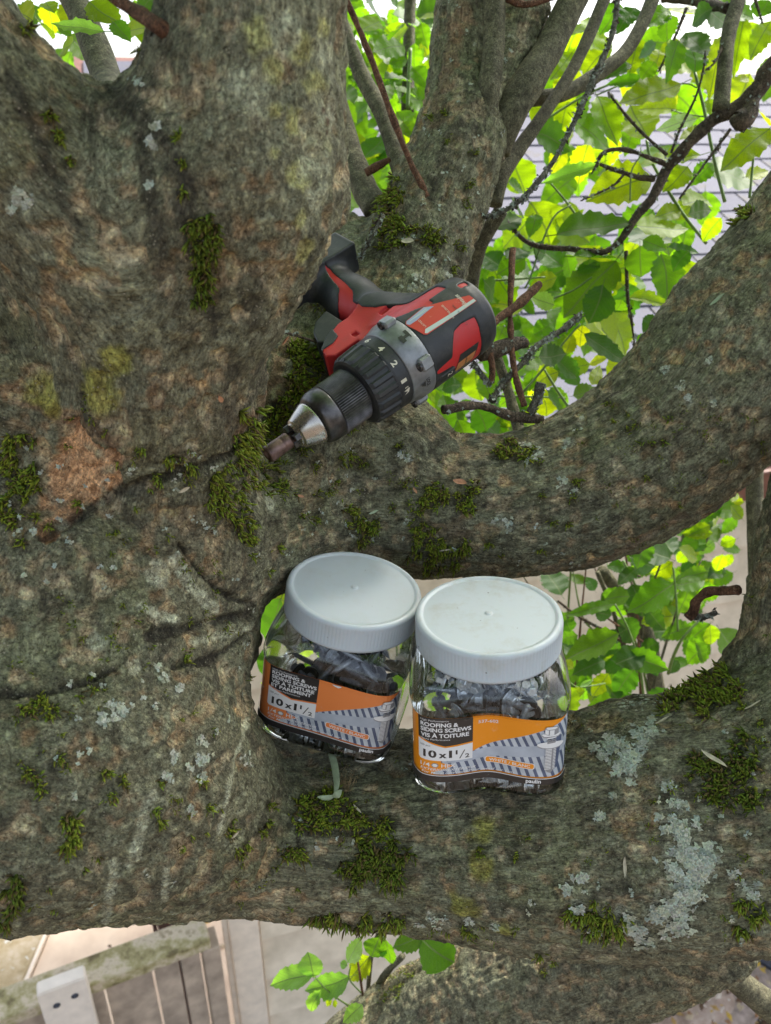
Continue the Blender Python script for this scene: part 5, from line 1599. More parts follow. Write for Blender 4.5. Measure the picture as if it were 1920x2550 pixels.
HJ = .1343
#        z      half-width  squareness
PROF = [(.0000, .046, 5.0), (.0008, .0505, 5.2), (.003, .0545, 5.5), (.007, .0575, 6.0), (.0115, .0588, 6.2), (.0135, .0580, 6.4),
        (.016, .0577, 6.5), (.030, .0577, 6.5), (.050, .0577, 6.5), (.0690, .0577, 6.5), (.0715, .0579, 6.4), (.0738, .0589, 6.2),
        (.078, .0597, 5.6), (.0825, .0597, 5.0), (.087, .0588, 4.4), (.092, .0570, 3.7), (.096, .0542, 2.9), (.0985, .0518, 2.3), (.1005, .0505, 2.0), (.106, .050, 2.0), (.119, .050, 2.0)]
PROF = [(a * 1.025 + (.0067 if a > .0140 else 0), b, c) for a, b, c in PROF]
PROFA = np.array(PROF)
def jar_r(z, a, dent):
    w = np.interp(z, PROFA[:, 0], PROFA[:, 1]); n = np.interp(z, PROFA[:, 0], PROFA[:, 2])
    ca, sa = np.abs(np.cos(a)), np.abs(np.sin(a))
    r = w / (ca ** n + sa ** n) ** (1 / n)
    fr = np.exp(-(np.tan(np.clip(np.abs((a + np.pi / 2 + np.pi) % (2 * np.pi) - np.pi), 0, 1.2)) / .42) ** 2)
    bk = np.exp(-(np.tan(np.clip(np.abs((a - np.pi / 2 + np.pi) % (2 * np.pi) - np.pi), 0, 1.2)) / .42) ** 2)
    wz = np.interp(z, [0, .01, .077, .087, .095], [.8, 1, 1, .25, 0])
    return r - dent * (fr + bk) * wz
def jar_pt(z, a, dent, off=0.0):
    r = jar_r(z, a, dent) + off
    return np.stack([r * np.cos(a), r * np.sin(a), z + np.zeros_like(a)], -1)

def screw_mesh(seed, head, shank):
    r = random.Random(seed)
    v, f, m = [], [], []
    def add(vv, ff, mi):
        n = len(v); v.extend(vv); f.extend(tuple(i + n for i in q) for q in ff); m.extend([mi] * len(ff))
    # hex head, flange, washer, rubber
    hx = []
    for x in (.0000, .0008, .0052): hx.append((x, .0040 if x > 0 else .0034))
    vv, ff = lathe([(0, .00005), (0, .0034), (.0008, .0041), (.0046, .0041), (.0048, .0056), (.0056, .0056)], 6); add(vv, ff, 0)
    vv, ff = lathe([(.0054, .003), (.0056, .0070), (.0066, .0072), (.0068, .003)], 16); add(vv, ff, 0)
    vv, ff = lathe([(.0068, .003), (.0069, .0068), (.0084, .0066), (.0085, .002)], 16); add(vv, ff, 1)
    pr = []; L = .036; x = .0084
    k = 0
    while x < L:
        tp = 1 if x < L - .007 else max(.12, (L - x) / .007)
        pr.append((x, (.0026 if k % 2 else .0017) * tp)); x += .00085; k += 1
    pr.append((L + .001, .0001))
    vv, ff = lathe(pr, 8); vv = [(a + (j % 8) * .00011, b, c) for j, (a, b, c) in enumerate(vv)]; add(vv, ff, 0)
    v = np.array(v) - np.array([.017, 0, 0])
    return mesh_data('screw', v, f, [head, shank], False, m), v, f, m
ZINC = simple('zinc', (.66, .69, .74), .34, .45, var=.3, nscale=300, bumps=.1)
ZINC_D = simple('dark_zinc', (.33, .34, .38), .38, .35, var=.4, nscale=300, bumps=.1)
RUBBER = simple('black_rubber', (.02, .02, .022), .55, var=.2, nscale=200)
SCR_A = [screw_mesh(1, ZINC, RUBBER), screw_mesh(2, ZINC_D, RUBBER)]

def make_jar(M, dent, orange, lidm, label_txt, screws_label, left):
    jar = thing('screw_jar', label_txt, 'jar', group=None)
    jar.matrix_world = M
    # --- body shell (walls with thickness)
    na = 128
    a = np.linspace(0, 2 * np.pi, na, endpoint=False)
    zs = [p[0] for p in PROF]
    zz = []
    for z0, z1 in zip(zs[:-1], zs[1:]):
        k = max(1, int((z1 - z0) / .004)); zz += list(np.linspace(z0, z1, k, endpoint=False))
    zz.append(zs[-1])
    def shell(zz, off):
        V_ = np.concatenate([jar_pt(np.full(na, z), a, dent, off) for z in zz])
        F_ = []
        for i in range(len(zz) - 1):
            for j in range(na):
                k = (j + 1) % na; F_.append((i * na + j, i * na + k, (i + 1) * na + k, (i + 1) * na + j))
        return V_, F_
    v1, f1 = shell(zz, 0)
    c = len(v1)
    v1 = np.vstack([v1, [[0, 0, .0045]]])                  # pushed-up base centre
    r2 = v1[:na] * np.array([.72, .72, 1]) + np.array([0, 0, .0002]); r3 = v1[:na] * np.array([.5, .5, 1]) + np.array([0, 0, .0035])
    v1 = np.vstack([v1, r2, r3])
    for j in range(na):
        k = (j + 1) % na
        f1 += [(k, j, c + 1 + j, c + 1 + k), (c + 1 + k, c + 1 + j, c + 1 + na + j, c + 1 + na + k), (c + 1 + na + k, c + 1 + na + j, c)]
    link('body', mesh_data('body', v1, f1, [PET], True), jar)
    # --- lid
    lidz = .1095
    pr = [(lidz, .0526), (lidz, .0547), (lidz + .0012, .0553), (lidz + .0030, .0553), (lidz + .0036, .0549), (lidz + .0200, .0549), (lidz + .0212, .0551), (lidz + .0230, .0546), (lidz + .0240, .0534), (lidz + .0243, .0518), (lidz + .0239, .0502), (lidz + .0232, .0494), (lidz + .0231, .0488), (lidz + .0232, .0470), (lidz + .0234, .030), (lidz + .0235, .012), (lidz + .0235, .0040), (lidz + .0235, .0028), (lidz + .0242, .0023), (lidz + .0243, .0019), (lidz + .0243, .0001)]
    ns = 360
    V_, F_ = [], []
    for i, (z, r_) in enumerate(pr):
        rib = .00035 if 3.5 < i < 6.5 and i not in (4,) else 0
        for j in range(ns):
            an = 2 * math.pi * j / ns
            rr = r_ + (.00045 if (j % 3 == 0) else -.0001) * (1 if i in (4, 5) else 0)
            V_.append((rr * math.cos(an), rr * math.sin(an), z))
    for i in range(len(pr) - 1):
        for j in range(ns):
            k = (j + 1) % ns; F_.append((i * ns + j, i * ns + k, (i + 1) * ns + k, (i + 1) * ns + j))
    link('lid', mesh_data('lid', V_, F_, [lidm], True), jar)
    # --- label : sheet plus flat print, all bent onto the panel
    zt, zb = .0801, .0195
    aa = np.linspace(-np.pi, np.pi, 2001)
    ring = jar_pt(np.full(2001, .04), aa - np.pi / 2, dent)
    seg = np.linalg.norm(np.diff(ring, axis=0), axis=1); S = np.concatenate([[0], np.cumsum(seg)]); S -= S[1000]
    def wrap(uv, off):
        """uv: mm along from the front centre, fraction down from the top (0..1)"""
        uv = np.asarray(uv, float)
        s = (uv[:, 0] + (7.5 if left else 0)) * .001; z = zt + (zb - zt) * uv[:, 1]
        an = np.interp(s, S, aa) - np.pi / 2
        return jar_pt(z, an, dent, off)
    mats = [orange, PR_K, PR_W, PR_SL, PR_SD, PR_SM, PR_GR]
    mb = MB()
    ly = [0.00035]
    def lay(v, f, mi, bump_=True):
        # v in (mm, mm-down) ; convert y mm to fraction
        if len(v) == 0: return
        mb.add(wrap(np.stack([v[:, 0], v[:, 1] / 54.0], 1), ly[0]), [q[::-1] for q in f], mi)
        if bump_: ly[0] += .00005
    def poly(pts, mi, b=True):
        v, f = poly_cut(pts, 3.0)
        lay(v, f, mi, b)
    def txt(s, x, y, w, h, mi=2, shear=0, bold=.012, rot=0, b=False):
        v, f = text_fit(s, 0, 0, w, h, shear, bold, -rot)
        if len(v) == 0: return
        v = np.stack([v[:, 0] + x, y - v[:, 1]], 1)
        lay(v, [q[::-1] for q in f], mi, b)
    XL, XR = (-71.5, 56.5) if left else (-64, 64)
    poly([(XL, 0), (XR, 0), (XR, 54), (XL, 54)], 0)
    # roof picture : corrugated stripes right of the diagonal
    reg = [(-12, 28.5), (56, 1.5), (XR, 1.5), (XR, 48), (-52, 48), (-34, 37.5), (-12, 37.5)]
    r_up = [(-12, 30), (58, 0), (XR, 0), (XR, 17.5), (-12, 31.5)]
    poly(r_up, 3, False); 
    r_dn = [(-42, 36), (XR, 24.5), (XR, 48), (-42, 48)]
    poly(r_dn, 3)
    for k in range(26):
        x0 = -66 + k * 6.2
        q = [(x0, -5), (x0 + 2.6, -5), (x0 + 27, 60), (x0 + 24.4, 60)]
        for base_, cl in ((0, [(-12, 30, -.39, -.92), (-12, 31.5, .196, .98), (XR, 0, 1, 0), (0, .2, 0, -1)]), (1, [(-42, 36, -.107, -.994), (0, 48, 0, 1), (XR, 0, 1, 0), (-38, 0, -1, 0)])):
            # mirrored lean above the strap
            qq = q if base_ else [(q[1][0] + 26, 60), (q[0][0] + 26, 60), (q[0][0] + 50, -5), (q[1][0] + 50, -5)]
            if not base_: qq = [(x0 + 36, 40), (x0 + 33.4, 40), (x0 + 10, -6), (x0 + 12.6, -6)]
            pc = poly_clip(qq, cl)
            if len(pc) < 3:
                pc = poly_clip(qq[::-1], cl)
            if len(pc) >= 3: poly(pc, 4, False)
    ly[0] += .00005
    poly([(-12, 30.2), (XR, 15.6), (XR, 26), (-12, 37.8), (-36, 37.8)], 5)
    poly([(XL, 30), (-36, 30), (-36, 37.6), (-26, 40.5), (-46, 47.2), (XL, 47.2)], 0)
    # header blocks
    X0, X1 = (-53.5, -12.5)
    poly([(X0, -.0), (X1, -.0), (X1, 21.5), (-33, 23.6), (X0, 17.5)], 1)
    poly([(X0, 18.6), (-33, 24.8), (X1, 22.7), (X1, 36.0), (X0 + 1.5, 36.0), (X0, 34.6)], 2)
    hx = X0 + 2.2
    if left:
        txt('High Performance', hx, 3.1, 21, 1.5, bold=0)
        txt('ROOFING &', hx, 6.6, 28, 2.9, bold=.03); txt('SIDING SCREWS', hx, 10.3, 37.5, 2.9, bold=.03)
        txt('VIS À TOITURE', hx, 14.2, 36, 2.9, bold=.03); txt('ET PAREMENT', hx, 17.9, 34, 2.9, bold=.03)
        txt('Haute Performance', hx + 3, 20.4, 22, 1.5, bold=0)
        txt('4', -60.5, 25, 1.8, 2, bold=0)
    else:
        txt('High Performance', hx, 3.1, 21, 1.5, bold=0)
        txt('ROOFING &', hx, 7.4, 28, 3.2, bold=.03); txt('SIDING SCREWS', hx, 11.6, 37.5, 3.2, bold=.03)
        txt('VIS À TOITURE', hx, 16.2, 36, 3.2, bold=.03)
        txt('Haute Performance', hx, 18.6, 22, 1.4, bold=0)
        txt('537-602', -8.5, 7.2, 14.5, 2.5, bold=.012)
    txt('100 pcs', hx - .6, 24.2, 8, 1.5, 1, bold=0)
    txt('10', -49.5, 33.2, 10.2, 6.0, 1, bold=.035); txt('x', -37.8, 33.2, 6.0, 5.2, 1, bold=.035); txt('1', -30.2, 33.2, 2.3, 6.0, 1, bold=.035)
    txt('1', -25.2, 30.8, 1.4, 3.6, 1, bold=.02); txt('2', -18.2, 34.6, 3.4, 3.4, 1, bold=.02)
    poly([(-22.6, 34.6), (-21.8, 34.6), (-18.0, 27.6), (-18.8, 27.6)], 1, False)
    txt('1/4', -52, 41.6, 7.6, 3.4, bold=.012)
    hexp = [(-40.6 + 2.9 * math.cos(k * 1.0472), 40.0 + 2.1 * math.sin(k * 1.0472)) for k in range(6)]
    poly(hexp, 6); poly([(-40.6 + (x + 40.6) * .72, 40.0 + (y - 40.0) * .72) for x, y in hexp], 2)
    txt('HEX', -35.8, 41.6, 10.6, 3.2, bold=.012)
    txt('EXTERIOR/EXTÉRIEUR', -52, 44.6, 42, 2.0, shear=.25, bold=.012)
    txt('For Metal to Wood/Pour métal sur bois', -51, 47.4, 70, 2.0, shear=.25, bold=.008)
    # colour badge
    def rr(x0, y0, x1, y1, c, sk): return [(x0 + c, y0), (x1 - c, y0 + sk), (x1, y0 + c + sk), (x1, y1 - c + sk), (x1 - c, y1 + sk), (x0 + c, y1), (x0, y1 - c), (x0, y0 + c)]
    poly(rr(-3.2, 35.6, 33.4, 40.8, 1.2, .8), 2); poly(rr(-2.6, 36.1, 32.8, 40.3, 1.0, .8), 0)
    txt('WHITE / BLANC', 0, 39.5, 30, 2.4, bold=.012, rot=.02)
    # the pictured screw
    def polyc(pts, mi, b=True): poly([(44.0 + (x - 44.5) * 1.28, y) for x, y in pts], mi, b)
    cx = 44.5
    polyc([(cx + 2.0, 11), (cx + 6.6, 14), (cx + 4.8, 40), (cx + 1.0, 43), (cx - 1, 30)], 4)
    polyc([(cx - 5.6, 12.6), (cx - 4.6, 11.2), (cx + 4.6, 11.2), (cx + 5.6, 12.6), (cx + 4.2, 14.2), (cx - 4.2, 14.2)], 6); polyc([(cx - 5.6, 12), (cx - 4.8, 11.0), (cx + 4.8, 11.0), (cx + 5.6, 12), (cx + 4, 13.4), (cx - 4, 13.4)], 2)
    polyc([(cx - 4.0, 6.6), (cx - 2.8, 5.4), (cx + 2.8, 5.4), (cx + 4.0, 6.6), (cx + 4.0, 11.2), (cx + 2, 12.2), (cx - 2, 12.2), (cx - 4.0, 11.2)], 6)
    polyc([(cx - 3.6, 6.8), (cx - 2.6, 5.6), (cx + 2.6, 5.6), (cx + 3.4, 6.8), (cx + 1.6, 7.6), (cx - 1.8, 7.6)], 2); polyc([(cx - 3.8, 7.4), (cx - 1.8, 8.0), (cx - 1.8, 11.8), (cx - 3.8, 11)], 2, False); polyc([(cx - 1.2, 8.1), (cx + 1.4, 8.1), (cx + 1.4, 12), (cx - 1.2, 12)], 2)
    for k in range(3): polyc([(cx - 2.6, 14.2 + k * 1.7), (cx + 2.8, 13.6 + k * 1.7), (cx + 2.8, 14.5 + k * 1.7), (cx - 2.6, 15.2 + k * 1.7)], 2 if k % 2 == 0 else 6)
    polyc([(cx + 8.0 * math.cos(t), 20.8 + 2.9 * math.sin(t)) for t in np.linspace(0, 6.283, 21)[:-1]], 6); polyc([(cx + 8.0 * math.cos(t), 20.1 + 2.7 * math.sin(t)) for t in np.linspace(0, 6.283, 21)[:-1]], 2)
    polyc([(cx - 2.4, 17), (cx + 2.4, 16.6), (cx + 2.4, 18.4), (cx - 2.4, 19)], 6)
    polyc([(cx - 3.0, 23), (cx + 3.0, 23), (cx + 2.4, 41), (cx + .4, 44), (cx - 1.4, 43), (cx - 2.6, 41)], 6)
    for k in range(14):
        y = 23.6 + k * 1.28
        polyc([(cx - 3.2, y), (cx + .4, y - .3), (cx + .4, y + .35), (cx - 3.2, y + .6)], 2, False); polyc([(cx + 1.4, y - .3), (cx + 3.0, y - .5), (cx + 3.0, y), (cx + 1.4, y + .25)], 2, False)
    ly[0] += .00005
    # foot band
    poly([(XL, 46.6), (-50, 48.6), (XR - 10, 49.2), (XR, 47.4), (XR, 54), (XL, 54)], 1)
    poly([(XL, 46.0), (-50, 48.0), (XR - 10, 48.6), (XR, 46.8), (XR, 47.4), (XR - 10, 49.2), (-50, 48.6), (XL, 46.6)], 2)
    txt('paulin', 27, 52.6, 11, 3.2, bold=.03)
    # torn nick at the top edge
    if left: poly([(-2, 0), (0, 1.5), (3, 2.2), (5, 1.0), (5.5, 0)], 2)
    link('label', mb.data('label', mats), jar)
    # --- screws : each one in sight is a thing of its own, lying on those inside
    rs = random.Random(3 if left else 9)
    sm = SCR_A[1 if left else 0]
    def put(x, y, z, rx, rz, mesh, where='top'):
        ML = Matrix.Translation((x, y, z)) @ Matrix.Rotation(rz, 4, 'Z') @ Matrix.Rotation(rx, 4, 'Y') @ Matrix.Rotation(rs.uniform(0, 6), 4, 'X')
        o = link('screw', mesh[0]); o.matrix_world = M @ ML
        side_ = 'left jar' if left else 'right jar'
        if where == 'foot': o['label'] = 'hex washer screw at the foot of the %s, seen below its label' % side_
        elif mesh is SCR_A[0]: o['label'] = 'pale zinc screw in the heap above the label of the %s' % side_
        else: o['label'] = 'dark grey screw in the heap above the label of the %s' % side_
        o['category'] = 'screw'; o['group'] = ('foot screws' if where == 'foot' else 'upper screws') + ' inside the ' + side_
    base_m = SCR_A[0]
    # foot layer against the front
    for k in range(22):
        x = -.044 + .0042 * k
        dd = dent * math.exp(-(x / .058 / .42) ** 2)
        y = -.049 + dd + rs.uniform(0, .004)
        edge = abs(x) > .034
        if k % 3 == 0: rz, y = (-1.57 if rs.random() < .75 else 1.57) + rs.uniform(-.4, .4), y + .018
        else: rz = rs.choice([0, math.pi]) + rs.uniform(-.35, .35)
        if edge: x *= .80
        put(x * .82, y + .004, .0075 + (.0065 if k % 2 else 0), rs.uniform(-.12, .12), rz, base_m, 'foot')
    if left:
        ntop, zlo, zhi = 16, .070, .080
    else:
        ntop, zlo, zhi = 74, .078, .095
    for k in range(ntop):
        for _ in range(30):
            x, y = rs.uniform(-.043, .043), rs.uniform(-.042, .042)
            if left and y > .02 and rs.random() < .6: continue
            break
        hgt = zlo + (zhi - zlo) * rs.random() + (0 if left else .006 * (1 - (abs(x) / .05) ** 2))
        sc_ = 1 - (max(abs(x), abs(y)) / .043) ** 4 * .25
        put(x * sc_ * .82, y * sc_ * .82, hgt, rs.uniform(-.25, .25) if left else rs.uniform(-.5, .5), rs.uniform(0, 6.28), sm if rs.random() < (.9 if left else .85) else (SCR_A[1] if not left else SCR_A[0]))
    # the buried pile
    vv, ff, mm = [], [], []
    _, sv_, sf_, smi = sm
    zt_ = .066 if left else .080
    cnt = 70 if left else 110
    off = 0
    for k in range(cnt):
        x, y, z = rs.uniform(-.04, .04) * .85, rs.uniform(-.04, .04) * .85, rs.uniform(.010, zt_)
        R_ = np.array(Matrix.Rotation(rs.uniform(0, 6.28), 3, 'Z') @ Matrix.Rotation(rs.uniform(-.5, .5), 3, 'Y'))
        vv.append(sv_ @ R_.T + np.array([x, y, z])); ff += [tuple(i + off for i in q) for q in sf_]; mm += smi; off += len(sv_)
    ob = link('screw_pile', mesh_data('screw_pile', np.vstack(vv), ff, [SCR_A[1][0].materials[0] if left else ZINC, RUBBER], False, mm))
    ob.matrix_world = M; ob['kind'] = 'stuff'; ob['category'] = 'screws'
    ob['label'] = 'dark screws piled inside the left jar behind its label' if left else 'zinc screws piled inside the right jar behind its label'
    return jar

def jar_matrix(lidc, yaw, tilt_axis, tilt):
    R_ = Matrix.Rotation(tilt, 4, tilt_axis) @ Matrix.Rotation(yaw, 4, 'Z')
    return Matrix.Translation(Vector(lidc)) @ R_ @ Matrix.Translation((0, 0, -HJ))
LJ = P(884, 1459, .638)
RJ = P(1217, 1523, .592)
JL = make_jar(jar_matrix(LJ, rad(-14), Vector((.25, 1, 0)), rad(8.5)), .0008, PR_O1, PL[0], 'tilted jar half full of dark screws beneath its clean white lid', 'dark hex washer screw lying in the half full left jar', True)
JR = make_jar(jar_matrix(RJ, rad(-4), Vector((0, 1, 0)), rad(-2.0)), .0075, PR_O2, PL[1], 'upright jar nearly full of zinc screws under a dusty white lid', 'shiny zinc hex washer screw in the nearly full right jar', False)

# ================================================================== DRILL
S_, T_ = 8.2, 560.0
P_rear = P(1174, 774, .692); P_tip = P(665, 1134, .617)
AX = (P_tip - P_rear); AX /= np.linalg.norm(AX)
view = (P_rear + P_tip) / 2 - CAM; view /= np.linalg.norm(view)
towards = -(view - AX * (view @ AX)); towards /= np.linalg.norm(towards)
perp = np.cross(AX, towards)
lowright = perp if perp @ (-UPV + RGT * .7) > 0 else -perp
ROLL = rad(44)
TOP = lowright * math.cos(ROLL) + towards * math.sin(ROLL)          # top of the tool
SID = np.cross(AX, TOP)
if SID @ towards < 0: SID = -SID
# local frame : x forward from the rear cap, y = top, z = side facing the viewer
RD = np.stack([AX, TOP, SID], 1)
FLIP = np.linalg.det(RD) < 0
drill = thing('cordless_drill', 'scuffed red and black cordless drill wedged in the crotch of the tree', 'drill')
if FLIP:      # keep a right-handed frame : z is then away from the viewer
    RD[:, 2] *= -1
ZS = -1.0 if FLIP else 1.0
drill.matrix_world = Matrix.Translation(Vector(P_rear)) @ Matrix([[*RD[0], 0], [*RD[1], 0], [*RD[2], 0], [0, 0, 0, 1]]) @ Matrix.Scale(float(np.linalg.norm(P_tip - P_rear)) / .2138, 4)

def rubber_mat(name, col, scuff=(.16, .15, .13), amt=.5):
    m, nt, out = nodes_of(name)
    tc = N(nt, 'ShaderNodeTexCoord').outputs['Object']
    s = ramp(nt, noise(nt, tc, 70, 8, .75).outputs[0], [(.48, (0, 0, 0)), (.72, (amt,) * 3)])
    c = mixc(nt, s, col, scuff)
    b = N(nt, 'ShaderNodeBsdfPrincipled', ins={'Base Color': c, 'Roughness': .52, 'Specular IOR Level': .5})
    nt.links.new(math_(nt, 'ADD', math_(nt, 'MULTIPLY', noise(nt, tc, 130, 5).outputs[0], .3), .33), b.inputs['Roughness'])
    nt.links.new(bump(nt, noise(nt, tc, 700, 3).outputs[0], .35, .0003), b.inputs['Normal'])
    nt.links.new(b.outputs[0], out.inputs[0]); return m
BLK = rubber_mat('black_overmould', (.018, .020, .023), (.10, .095, .08), .45)
RED = rubber_mat('red_plastic', (.52, .024, .026), (.20, .04, .04), .3)
GREY = simple('grey_cast_metal', (.25, .26, .27), .42, .55, var=.25, nscale=120, bumps=.3)
CHROME = simple('worn_chrome', (.50, .47, .43), .26, .95, var=.25, nscale=60)
GUN = simple('dark_steel', (.10, .095, .095), .36, .9, var=.5, nscale=130, bumps=.15)
RUST = simple('rusty_steel', (.17, .11, .095), .45, .75, var=.5, nscale=160, bumps=.4)
PRN = print_mat('tool_print', (.62, .58, .46)); 
STK_R = print_mat('sticker_red', (.55, .045, .03)); STK_W = print_mat('sticker_white', (.50, .58, .52)); STK_B = print_mat('sticker_blue', (.32, .38, .52)); STK_K = print_mat('sticker_black', (.03, .03, .03)); STK_O = print_mat('sticker_orange', (.55, .22, .08))

def sd_poly(x, y, poly):
    p = np.array(poly, float); n = len(p)
    d = np.full(x.shape, 1e9); s = np.ones(x.shape)
    for i in range(n):
        a, b = p[i], p[i - 1]
        ex, ey = b[0] - a[0], b[1] - a[1]
        wx, wy = x - a[0], y - a[1]
        t = np.clip((wx * ex + wy * ey) / (ex * ex + ey * ey + 1e-12), 0, 1)
        d = np.minimum(d, (wx - ex * t) ** 2 + (wy - ey * t) ** 2)
        c1 = y >= a[1]; c2 = y < b[1]; c3 = ex * wy > ey * wx
        fl = (c1 & c2 & c3) | (~c1 & ~c2 & ~c3)
        s = np.where(fl, -s, s)
    return s * np.sqrt(d)
def smin(a, b, k):
    h = np.clip(.5 + .5 * (b - a) / k, 0, 1); return b * (1 - h) + a * h - k * h * (1 - h)
hd = 1.1
ox = np.array([-4., -178., -42.]); ex_ = np.array([142., 42., 42.])
gx, gy, gz = [np.arange(ox[i], ex_[i], hd, dtype=np.float32) for i in range(3)]
X, Y, Z = np.meshgrid(gx, gy, gz, indexing='ij')
def s_body():
    rr = np.sqrt(Y * Y + Z * Z)
    R_ = np.interp(X, [-4, 0, 4, 12, 28, 72, 76], [20, 27, 31.0, 32.8, 33.4, 33.2, 33.2])
    # slightly squared barrel
    q = rr
    b = np.maximum(q - R_ * 1.0, np.maximum(X - 73, -X))
    return b * .95
def s_capsule2(p0, p1, r0, r1, zk):
    ax_, ay = p1[0] - p0[0], p1[1] - p0[1]; L2 = ax_ * ax_ + ay * ay
    t = np.clip(((X - p0[0]) * ax_ + (Y - p0[1]) * ay) / L2, 0, 1)
    dx, dy = X - p0[0] - ax_ * t, Y - p0[1] - ay * t
    return (np.sqrt(dx * dx + dy * dy + (Z * zk) ** 2) - (r0 + (r1 - r0) * t)) * .9
body = s_body()
under = np.maximum(np.maximum(np.abs(Z) - 15.5 + .0 * X, sd_poly(X, Y, [(20, -8), (92, -8), (95, -31), (119, -31), (124, -36), (122, -44), (110, -53), (92, -60), (60, -60), (44, -52), (28, -40)])), -999)
hand = s_capsule2((56, -34), (53, -92), 22.0, 20.0, 1.12)
hand = smin(hand, s_capsule2((53, -92), (51, -128), 20.0, 20.0, 1.12), 8)
foot = np.maximum(np.maximum(np.abs(Z) - 24, np.abs(Y + 137) - 11), np.abs(X - 63) - 42) 
solid = smin(body, under, 9); solid = smin(solid, hand, 12); solid = smin(solid, foot - 2, 10)
trig = np.maximum(np.maximum(np.abs(Z) - 8.5, sd_poly(X, Y, [(84, -50), (107, -54), (113, -62), (108, -74), (98, -84), (84, -88)])), -9)
# where the black rubber lies on the red shell : red shapes in side view
REDP = [
 [(86, 60), (86, -60), (112, -60), (112, 60)],
 [(28, 9), (46, 9), (58, 21), (58, 60), (90, 60), (90, -60), (76, -52), (70, -62), (64, -56), (57, -50), (55, -66), (48, -74), (46, -90), (38, -104), (35.5, -103), (39, -84), (42, -68), (36, -58), (37, -40), (38, -33), (22, -27), (13, -29), (13, -22), (30, -20), (62, -22), (70, -16), (74, -10), (74, 2), (61, 2), (56, -3), (52, 3), (30, -1)],
]
# barrel window polygons replaced below
def zs(pts, z=16.0):
    """zoom reading of a point on the flat flank -> side view (x, y)"""
    out = []
    for zx, zy in pts:
        s_ = (zx - 1380) * -.82 + (zy - 640) * .572 + 89; v_ = ((zx - 1380) * -.572 + (zy - 640) * -.82) / 8.3
        y_ = (.695 * z - v_) / .72
        out.append((s_ / 8.3 - max(0, -y_ - 55) * .22, y_))
    return out
def zb(pts):
    out = []
    for zx, zy in pts:
        s_ = (zx - 1380) * -.82 + (zy - 640) * .572 + 89; v_ = (zx - 1380) * -.572 + (zy - 640) * -.82
        th = 46 + math.degrees(math.asin(max(-.98, min(.98, v_ / 282))))
        out.append((s_ / 8.3, 33.8 * math.cos(math.radians(th))))
    return out
RA = zb([(730, 880), (800, 740), (1040, 645), (1000, 612), (1055, 600), (1170, 520), (1220, 490), (1170, 465), (990, 545)]) + zs([(880, 590), (820, 590), (740, 560), (680, 490), (690, 430), (545, 240), (510, 235), (600, 400), (552, 520), (582, 640), (490, 618), (442, 668), (515, 700), (545, 770), (500, 830), (425, 880), (420, 960), (480, 1040)], 15.5)
RB = zb([(1060, 1060), (1178, 972), (1175, 830), (1225, 780), (1390, 690), (1442, 760), (1445, 905)]); RB += [(RB[-1][0], 60), (RB[0][0], 60)]
dRed = np.minimum(sd_poly(X, Y, RA), sd_poly(X, Y, RB))
# rear cap always black
capmask = 24 - X
over = np.maximum(solid - .85, -dRed)
over = np.minimum(over, np.maximum(solid - 1.0, X - 22))
over = np.maximum(over, np.maximum(X - 73.2, -Y - 33) if False else np.where(Y > -33, X - 73.2, -9))
zside = Z * ZS
def vents(f):
    for (vx, vy, sx_, sy_, z0) in ((12, -21, 3.4, 3.0, 10), (10, 3, 4.0, 2.6, 10), (33, -9, 5, 2.2, 10), (44, -3, 3, 5, 10)):
        b = np.maximum(np.maximum(np.abs(X - vx) - sx_, np.abs(Y - vy) - sy_), z0 - zside)
        f = np.maximum(f, -np.maximum(b, -(solid + 3.5)))
    return f
over = vents(over)
sol2 = solid
for (vx, vy, sx_, sy_, de) in ((58, -36, 7.5, 3.0, 2.5), (92, -38, 2.6, 2.6, 3), (44, 13, 3.4, 3.4, 3), (64, 25, 6.5, 5.0, 3.5)):
    ca = .9
    b = np.maximum(np.maximum(np.abs(X - vx) - sx_, np.abs(Y - vy) - sy_), -zside)
    sol2 = np.maximum(sol2, -np.maximum(b, -(solid + de)))
for nm_, fld, mt in (('housing', sol2, RED), ('overmould', over, BLK), ('trigger', trig - 1, BLK)):
    v, f = surface_nets(fld.astype(np.float32), ox, hd)
    link(nm_, mesh_data(nm_, v * .001, f, [mt], True), drill)
def lathe_part(nm_, prof, mt, sides=64, flat=False, parent=drill):
    v, f = lathe(prof, sides); v = np.array(v) * .001
    return link(nm_, mesh_data(nm_, v, [q[::-1] for q in f], [mt], not flat), parent)
# grey gear housing with screw lugs
lathe_part('gear_case', [(72.5, 10), (72.5, 33.4), (74, 34.2), (84, 34.0), (88, 32.6), (93, 31.6), (94, 30.8), (94, 10)], GREY)
# clutch ring with ribs
NS = 120
V_, F_ = [], []
prr = [(94.2, 20), (94.2, 30.2), (95, 30.8), (104.5, 30.6), (106, 30.2), (107, 29.8), (124, 28.4), (126.5, 27.4), (127.2, 25), (127.2, 12)]
for i, (x_, r_) in enumerate(prr):
    for j in range(NS):
        an = 2 * math.pi * j / NS
        up_rib = (i in (6,)) 
        rr = r_ + (1.1 if (j % 6) in (0, 1, 2) else -.3) * (1 if i in (5, 6) else 0) * (.9 if i == 5 else 1)
        V_.append((x_, rr * math.cos(an), rr * math.sin(an)))
for i in range(len(prr) - 1):
    for j in range(NS):
        k = (j + 1) % NS; F_.append((i * NS + j, i * NS + k, (i + 1) * NS + k, (i + 1) * NS + j))
ring = link('clutch_ring', mesh_data('clutch_ring', np.array(V_) * .001, F_, [BLK], False), drill)
lathe_part('chuck_gap', [(126, 10), (126, 20.4), (129, 20.4), (129, 10)], STK_K)
